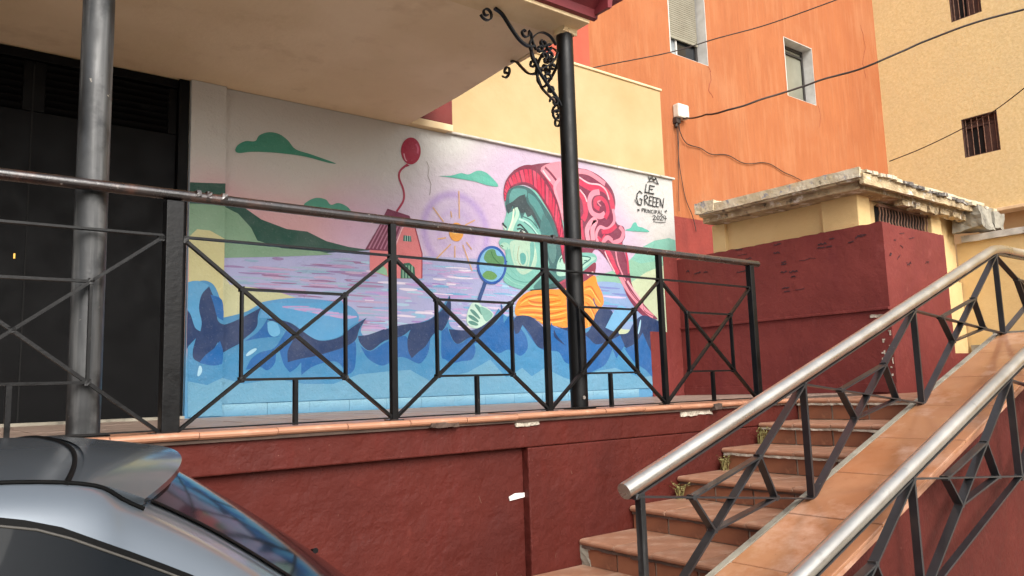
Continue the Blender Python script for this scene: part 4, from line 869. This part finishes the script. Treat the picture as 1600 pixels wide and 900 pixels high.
# ------------------------------------------------------------------ small shed with red lower walls
XB_, YB_ = 7.27, 3.583
sh = thing('utility_shed', 'low cream shed with wine red lower walls and a crumbling flat roof', 'shed', (8.5, 5, 0))
def ragged(x0, x1, z, seed, axis, a, b, z0=0.0, n=60, amp=.012):
    top = [(x0+(x1-x0)*i/n, z+mnoise.noise(Vector((i*.45, seed, 0)))*amp+mnoise.noise(Vector((i*1.9, seed, 4)))*amp*.5) for i in range(n+1)]
    return MB().prism([(x0, z0)]+top+[(x1, z0)], axis, a, b)
P('red_side_wall', ragged(YB_+.003, YM-.002, 1.612, 1, 'X', XB_, XB_+.16, -.03), M['box_red'], sh)
P('red_front_wall', ragged(XB_+.001, 8.56, 1.600, 2, 'Y', YB_, YB_+.16, -.03, amp=.008), M['box_red'], sh)
P('red_fill', MB().box(XB_+.05, 8.55, YB_+.05, YM, -.03, 1.57), M['box_red'], sh)
P('ledge', MB().bar((XB_-.010, YB_, .785), (XB_-.010, YM, .785), .034, .026, side=(1, 0, 0)), M['box_red'], sh, bevel=.004)
P('skirting', MB().box(XB_-.014, XB_-.001, YB_, YM-.02, 0, .088), M['box_red'], sh, bevel=.003)
P('crumbled_patch', rough_box(XB_-.003, XB_+.01, 3.62, 3.78, .705, .73, .012, .008, 20, 3), M['plaster_chip'], sh)
for k in range(16):
    z = random.uniform(.08, .62); y_ = 3.585+random.random()**2*.10; h_ = random.uniform(.008, .05); P('crumbled_patch', rough_box(XB_-.0035, XB_+.01, y_, y_+random.uniform(.008, .028), z, z+h_, .008, .004, 30, k), M['plaster_chip'], sh)
# upper cream body
P('upper_wall', MB().box(XB_+.13, 9.66, 3.93, 5.60, 1.2, 2.0), M['shed_cream'], sh)
P('lower_wall', MB().box(8.60, 9.66, 3.90, 6, -.02, 1.2), M['shed_cream'], sh)
P('red_base', MB().box(8.565, 9.66, 3.885, 3.897, -.02, .38), M['box_red'], sh)
P('pillar', MB().box(XB_+.085, 7.597, 3.85, 4.24, 1.3, 1.95), M['shed_cream'], sh, bevel=.008)
P('pillar', MB().box(XB_+.085, 7.45, 5.44, 5.62, 1.3, 1.95), M['shed_cream'], sh, bevel=.008)
P('pillar', MB().box(8.93, 9.17, 3.85, 4.0, 1.2, 1.92), M['shed_cream'], sh, bevel=.008)
P('vent_recess', MB().box(7.83, 8.90, 3.92, 3.927, 1.58, 1.90), M['void'], sh)
vf = P('vent_grille', MB().box(7.82, 8.92, 3.872, 3.90, 1.885, 1.915).box(7.82, 8.92, 3.873, 3.90, 1.58, 1.60), M['rusty'], sh)
for k in range(17):
    x = 7.85+k*.065
    q = [(x, 3.885, 1.60), (x+.018, 3.885, 1.68), (x-.014, 3.885, 1.75), (x+.014, 3.885, 1.82), (x, 3.885, 1.885)]
    obj('grille_bar', MB().tube(q, .009, 6), M['rusty'], vf)
# roof slab and crumbling mouldings
P('roof_slab', rough_box(7.06, 10.05, 3.64, 5.56, 2.01, 2.085, .05, .005, 7, 4), M['weathered'], sh)
P('cornice', rough_box(7.14, 9.95, 3.71, 5.57, 1.945, 2.01, .035, .004, 8, 6), M['weathered'], sh)
P('side_fascia', rough_box(7.035, 7.07, 3.64, 5.55, 2.03, 2.125, .03, .004, 9, 8), M['white_peel'], sh)
P('front_fascia', rough_box(7.06, 10.02, 3.615, 3.655, 1.965, 2.07, .03, .005, 9, 12), M['weathered'], sh)
P('roof_skin', rough_box(7.05, 9.9, 3.66, 5.56, 2.09, 2.122, .06, .010, 5, 10), M['white_peel'], sh)
P('roof_corner_lump', rough_box(7.02, 7.30, 5.33, 5.60, 2.05, 2.17, .04, .02, 6, 15), M['white_peel'], sh)
for k in range(26):
    x = 7.10+k*.112; dk = (5 <= k <= 19) and (k*7 % 5 != 0)
    P('roof_sheet', rough_box(x, x+.10, 3.585+random.uniform(-.02, .02), 3.9, 2.065-.0025*k+random.uniform(0, .012), 2.095-.0025*k+random.uniform(0, .02), .025, .008, 9, k*3.3), M['sheet_dark' if dk else 'white_peel'], sh)
for k in range(7):
    x = 8.0+k*.28; P('loose_plaster', rough_box(x, x+.22, 3.70, 3.80, 1.88+random.uniform(-.01, .02), 1.945, .025, .014, 10, 30+k), M['weathered'], sh)
P('concrete_lump', rough_box(9.45, 9.80, 3.55, 3.85, 1.77, 2.02, .05, .035, 5, 22), M['concrete'], sh)
P('concrete_lump', rough_box(9.85, 10.15, 3.55, 3.8, 1.82, 2.02, .05, .035, 5, 26), M['concrete'], sh)
# marker scribbles on the red walls
rs = random.Random(11)
scb = MB()
def scrib(px, py, w, h, plane, kind):
    h *= .55; w *= .8
    pts = []; n = rs.randint(4, 9)
    for i in range(n): pts.append((px-w/2+w*i/(n-1), py+rs.uniform(-h/2, h/2)-(px-w/2+w*i/(n-1)-px)*.18))
    q = [on(plane[0], plane[1], *a) for a in pts]
    for a, b in zip(q, q[1:]):
        d = (b-a).normalized(); off = Vector((-.004, 0, 0)) if plane[0] == 'X' else Vector((0, -.004, 0))
        scb.bar(a+off, b+off, .003, .010 if kind else .005, side=(1, 0, 0) if plane[0] == 'X' else (0, 1, 0))
for (px, py, w, h) in ((1090, 426, 12, 6), (1075, 424, 6, 6), (1103, 425, 7, 5), (1160, 425, 22, 5), (1160, 398, 18, 4), (1170, 404, 12, 4), (1155, 390, 14, 3), (1215, 382, 14, 3), (1214, 395, 12, 5), (1225, 410, 9, 7), (1225, 413, 10, 5),
                   (1262, 405, 32, 4), (1285, 381, 16, 6), (1283, 387, 14, 3), (1300, 373, 10, 4), (1225, 425, 12, 5), (1240, 424, 16, 6), (1228, 450, 14, 3), (1230, 455, 12, 2), (1250, 452, 18, 3), (1345, 370, 20, 8), (1347, 367, 18, 3), (1330, 378, 10, 3), (1296, 385, 12, 3), (1240, 432, 8, 4)):
    scrib(px, py, w, h, ('X', XB_), h > 4 or w < 15)
for (px, py, w, h) in ((1404, 400, 5, 26), (1408, 386, 5, 10), (1391, 398, 4, 12), (1420, 412, 9, 14), (1424, 372, 10, 4), (1448, 410, 6, 8), (1409, 364, 9, 4), (1398, 375, 4, 4)):
    scrib(px, py, w, h, ('Y', YB_), False)
P('scribble', scb, M['scribble'], sh)

# low cream wall running toward the street from the shed
lw = thing('garden_wall', 'cream rendered wall with a white coping to the right of the shed', 'wall', (9.7, 2, 0))
P('wall', MB().box(9.68, 9.9, -3, 3.92, -.05, 1.66), M['shed_cream'], lw)
P('coping', rough_box(9.62, 9.95, -3, 3.84, 1.662, 1.735, .09, .008, 6, 31), M['coping_white'], lw)
P('red_base', MB().box(9.668, 9.679, -3, 3.88, -.02, .36), M['box_red'], lw)
P('skirt', MB().prism([(3.86, .36), (3.86, .47), (3.5, .47), (3.2, .36)], 'X', 9.64, 9.678), M['concrete'], lw)

# ------------------------------------------------------------------ junction box and cables
jb = thing('junction_box', 'white electrical junction box on the orange wall beside the cream building end', 'junction box', (11.7, 9.4, 5.4))
c0 = on('Y', YO, 1059, 177)
P('casing', MB().box(c0.x-.16, c0.x+.16, YO-.16, YO-.005, c0.z-.14, c0.z+.14), M['plastic_white'], jb, bevel=.03)
P('cable_gland', MB().box(c0.x-.17, c0.x-.05, YO-.10, YO-.01, c0.z-.24, c0.z-.13).tube([(c0.x-.1, YO-.05, c0.z-.2), (c0.x-.16, YO-.07, c0.z-.33)], .03, 8), M['cable'], jb)
def wire(name, label, pix_depth, r, wob=0, group='overhead cables'):
    pts = [EYE+ray(x, y)*d for x, y, d in pix_depth]; q = catmull([tuple(a) for a in pts], 10)
    if wob: q = [tuple(Vector(a)+mnoise.noise_vector(Vector(a)*2.2)*wob) for a in q]
    tag(obj(name, MB().tube(q, r, 6), M['cable']), label, 'cable', group)
dY = lambda x, y, v=YO-.04: (v-EYE.y)/ray(x, y).y
wire('cable', 'thick sagging cable running from the white junction box up to the right', [(1066, 186, dY(1066, 186)), (1120, 177, 13), (1230, 142, 12.6), (1310, 118, 12.3), (1371, 97, 12), (1440, 67, 11.8), (1520, 37, 11.5), (1610, 10, 11.2)], .016, .03)
wire('cable', 'thin straight cable crossing above the orange wall near its two windows', [(905, 112, 12), (940, 103, 12), (1046, 82, 11.8), (1120, 60, 11.6), (1200, 38, 11.4), (1312, -2, 11)], .009)
wire('cable', 'thin sagging cable in front of the barred window of the cream block', [(1390, 252, 15.2), (1440, 232, 14.5), (1500, 203, 13.8), (1555, 172, 13), (1610, 130, 12.2)], .010)
wire('cable', 'wavy loose cable lying across the orange wall below the junction box', [(1060, 190, dY(1060, 190)), (1062, 208, dY(1062, 208)), (1072, 224, dY(1072, 224)), (1095, 232, dY(1095, 232)), (1110, 241, dY(1110, 241)), (1140, 243, dY(1140, 243)), (1165, 256, dY(1165, 256)), (1195, 254, dY(1195, 254)), (1225, 268, dY(1225, 268)), (1262, 287, dY(1262, 287))], .009, .03, 'cables clipped to the orange wall')
wire('cable', 'slack cable dropping from the junction box to the dark red base of the wall', [(1056, 190, dY(1056, 190)), (1059, 230, dY(1059, 230)), (1063, 270, dY(1063, 270)), (1072, 310, dY(1072, 310)), (1082, 338, dY(1082, 338, YO-.06)), (1088, 362, dY(1088, 362, YO-.06))], .008, .02, 'cables clipped to the orange wall')
wire('cable', 'straight cable dropping beside the slack one below the junction box', [(1060, 190, dY(1060, 190)), (1060, 250, dY(1060, 250)), (1061, 330, dY(1061, 330, YO-.06))], .006, .01, 'cables clipped to the orange wall')

# ------------------------------------------------------------------ parked car (rear toward +X)
YCN = 1.95
car = thing('parked_car', 'grey metallic hatchback with a roof spoiler parked against the red terrace wall', 'car', (-1, YCN, GZ))
PROF = [  # x, z, half width, plan sweep, crown drop
    (-3.05, -1.20, .70, -.30, .0), (-3.08, -.90, .76, -.30, .02), (-2.95, -.64, .78, -.25, .03), (-2.1, -.46, .80, -.06, .06), (-1.95, -.42, .80, -.12, .06),
    (-1.25, .02, .70, -.12, .05), (-.9, .072, .69, -.04, .045), (-.4, .082, .69, 0, .036), (.0, .082, .685, 0, .032), (.30, .070, .68, .10, .034),
    (.42, .030, .675, .15, .030), (.55, -.050, .675, .16, .022), (.72, -.170, .70, .18, .016), (.86, -.285, .73, .19, .012), (1.02, -.43, .77, .20, .01), (1.10, -.56, .80, .21, .01), (1.13, -.80, .82, .22, .01), (1.22, -.92, .84, .26, .01), (1.20, -1.22, .80, .28, .0)]
PR = catmull(PROF, 6)
def surf(u, v, lift=0):
    k = u*(len(PR)-1); i = min(len(PR)-2, int(k)); f = k-i; a = [x+(y-x)*f for x, y in zip(PR[i], PR[i+1])]
    w = abs(v); x = a[0]-a[3]*w**2.2; z = a[1]-a[4]*w**2.4; dx, dz = PR[i+1][0]-PR[i][0], PR[i+1][1]-PR[i][1]; l_ = math.hypot(dx, dz) or 1
    return Vector((x-dz/l_*lift, YCN+v*a[2], z+dx/l_*lift))
def uof(x):   # u whose centreline is at x (rear part)
    for i in range(len(PR)-1):
        if PR[i][0] <= x < PR[i+1][0] and (PR[i][1] > -.7): return (i+(x-PR[i][0])/(PR[i+1][0]-PR[i][0]))/(len(PR)-1)
U_gt, U_gb, U_wt, U_wb = uof(.44), uof(1.0), uof(-1.25), uof(-1.95)
def srf(u0, u1, v0, v1, nu, nv, lift=0): return MB().grid(lambda a, b: surf(u0+(u1-u0)*a, v0+(v1-v0)*b, lift), nu, nv)
P('body', srf(0, 1, -1, 1, 110, 24), M['car_paint'], car)
Ued = [surf(i/100, -1) for i in range(101)]
def side_pt(u, t, sgn, lift=0):
    e = surf(u, -1); w0 = YCN-e.y; k = u*(len(PR)-1)
    zlow = -1.26; z = e.z+(zlow-e.z)*t; belt = -.46
    if e.z > belt:
        g = max(0, min(1, (e.z-z)/(e.z-belt)))
        w = w0+.030*(1-math.exp(-g*30))+(.845-w0)*g
    else: w = w0+(.875-w0)*min(1, (e.z-z)*4)
    endf = min(1, (e.x+3.4)/.5, (1.45-e.x)/.35); w = min(w, w0+.2*max(0, endf)+.02)
    return Vector((e.x, YCN+sgn*(w+lift), z))
for sg_ in (-1, 1):
    P('side_panel', MB().grid(lambda a, b: side_pt(a, b**2.4, sg_), 110, 34), M['car_paint'], car)
EL = [e for e in (surf(i/400, -1) for i in range(401)) if e.z > -.62]
def eat(x):
    for a, b in zip(EL, EL[1:]):
        if a.x <= x <= b.x: return a+(b-a)*((x-a.x)/max(1e-6, b.x-a.x))
    return EL[-1] if x > EL[-1].x else EL[0]
for sg_ in (-1, 1): P('roof_gutter', MB().tube([tuple(surf(i/200, sg_*.995, .002)) for i in range(int(U_wt*200), int(U_gt*200)+2)], .0035, 6), M['rubber'], car)
def yside(x, z, sgn, lift):
    e = eat(x); g = max(0, min(1, (e.z-z)/(e.z+.46))) if e.z > -.46 else 0
    w0 = YCN-e.y; return YCN+sgn*(w0+.030*(1-math.exp(-g*30))+(.845-w0)*g+lift)
def zedge(x):
    return eat(x).z
WT = [(-1.95, -.40), (-1.55, -.16), (-1.2, -.015), (-.7, .022), (-.2, .030), (.05, .022), (.16, -.004), (.25, -.050), (.34, -.098), (.44, -.165), (.53, -.25), (.585, -.33), (.60, -.38)]
WB = -.42
def win(x0, x1, sgn, lift, ins=0, n=16, rows=8):
    def f(a, b):
        x = x0+(x1-x0)*a
        zt = WT[-1][1]
        for p0, p1 in zip(WT, WT[1:]):
            if p0[0] <= x <= p1[0]: zt = p0[1]+(p1[1]-p0[1])*(x-p0[0])/(p1[0]-p0[0])
        zt -= ins; z = zt+(WB-zt)*b; return Vector((x, yside(x, z, sgn, lift), z))
    return MB().grid(f, n, rows)
for sg_ in (-1, 1):
    P('window_rubber', win(-1.95, .60, sg_, .002, n=60), M['rubber'], car)
    for a, b in ((-1.80, -.95), (-.88, .02), (.05, .545)):
        P('side_window', win(a, b, sg_, .006, .011, n=24), M['car_glass'], car)
    tr = []
    for i in range(60):
        x = -1.75+i*(2.33/59); zt = None
        for p0, p1 in zip(WT, WT[1:]):
            if p0[0] <= x <= p1[0]: zt = p0[1]+(p1[1]-p0[1])*(x-p0[0])/(p1[0]-p0[0])
        if zt is None: zt = WT[-1][1]
        tr.append((x, yside(x, zt-.010, sg_, .007), zt-.010))
    P('window_trim', MB().tube(tr, .0018, 6), M['trim'], car)
    dl = [(.035+k*.012*1.9, yside(.035+k*.0228, zedge(.05)-.03-k*.045, sg_, .009), zedge(.05)-.035-k*.045) for k in range(8)]
    P('window_divider', MB().tube(dl, .0032, 6), M['chrome'], car)
    P('door_handle', MB().box(-.25, -.07, YCN+sg_*.885-.01, YCN+sg_*.885+.01, -.56, -.53), M['car_paint'], car, bevel=.008)
P('rear_window', srf(U_gt, U_gb, -.93, .93, 26, 22, .004), M['rear_glass'], car)
def strip(v0, v1, lift): return MB().grid(lambda a, b: surf(U_gt+(U_gb-U_gt)*a, v0+(v1-v0)*b, lift), 26, 2)
P('glass_seal', strip(-.948, -.930, .006), M['rubber'], car); P('glass_seal', strip(.930, .948, .006), M['rubber'], car)
P('windscreen', srf(U_wb, U_wt, -.92, .92, 16, 16, .004), M['car_glass'], car)
# roof seam and spoiler
US = uof(.27)
seam = [surf(uof(.275-.03*(1-abs(v))), v, .0012) for v in [i/20-1 for i in range(41)]]
P('roof_seam', MB().tube([tuple(q) for q in seam], .004, 6), M['rubber'], car)
def spo(a, b):
    v = -1+2*b; w = abs(v); x0 = surf(uof(.282-.03*(1-w)), v*.985)
    xr = .47-.18*w**2.2
    x = x0.x+.007+(xr-x0.x-.007)*a; z = x0.z+.003-(.026+.004*w)*a**1.4-.004*a
    return Vector((x, YCN+v*.675, z))
def spo_low(a, b):
    q = spo(a, b); q.z -= .010+.022*(1-a)**.7; q.y += -(1 if b > .5 else -1)*.012*abs(2*b-1)**8; return q
sp = MB().grid(spo, 14, 40).grid(spo_low, 14, 40)
sp.add([spo(1, j/40) for j in range(41)]+[spo_low(1, j/40) for j in range(41)], [(j, j+1, 42+j, 41+j) for j in range(40)], 0, True)
for b in (0, 1): sp.add([spo(j/14, b) for j in range(15)]+[spo_low(j/14, b) for j in range(15)], [(j, j+1, 16+j, 15+j) for j in range(14)], 0, True)
P('spoiler', sp, M['car_paint'], car)
P('wiper', MB().tube([tuple(surf(uof(.93), .2, .02)), tuple(surf(uof(.84), .05, .018)), tuple(surf(uof(.80), -.15, .015))], .007, 6), M['rubber'], car)
P('washer_jet', MB().tube([tuple(surf(uof(.80), .72, .0)), tuple(surf(uof(.80), .72, .03))], .009, 6), M['chrome'], car)
for sg_ in (-1, 1):
    P('tail_lamp', MB().grid(lambda a, b: surf(uof(1.0)+(.96-uof(1.0))*.35*a, sg_*(.74+.25*b), .008), 8, 6), M['lens_red'], car)
for wx in (-2.3, .32):
    for sg_ in (-1, 1):
        y = YCN+sg_*.80
        wl = P('wheel', MB().tube([(wx, y-.1, GZ+.31), (wx, y-.09, GZ+.31), (wx, y+.09, GZ+.31), (wx, y+.1, GZ+.31)], .31, 28, rr=[.27, .31, .31, .27]), M['rubber'], car)
        r_ = MB().tube([(wx, y+sg_*.085, GZ+.31), (wx, y+sg_*.103, GZ+.31)], .2, 24)
        for k in range(5):
            a = k*2*math.pi/5; r_.bar((wx, y+sg_*.108, GZ+.31), (wx+.19*math.cos(a), y+sg_*.108, GZ+.31+.19*math.sin(a)), .02, .045)
        obj('rim', r_, M['rim'], wl)
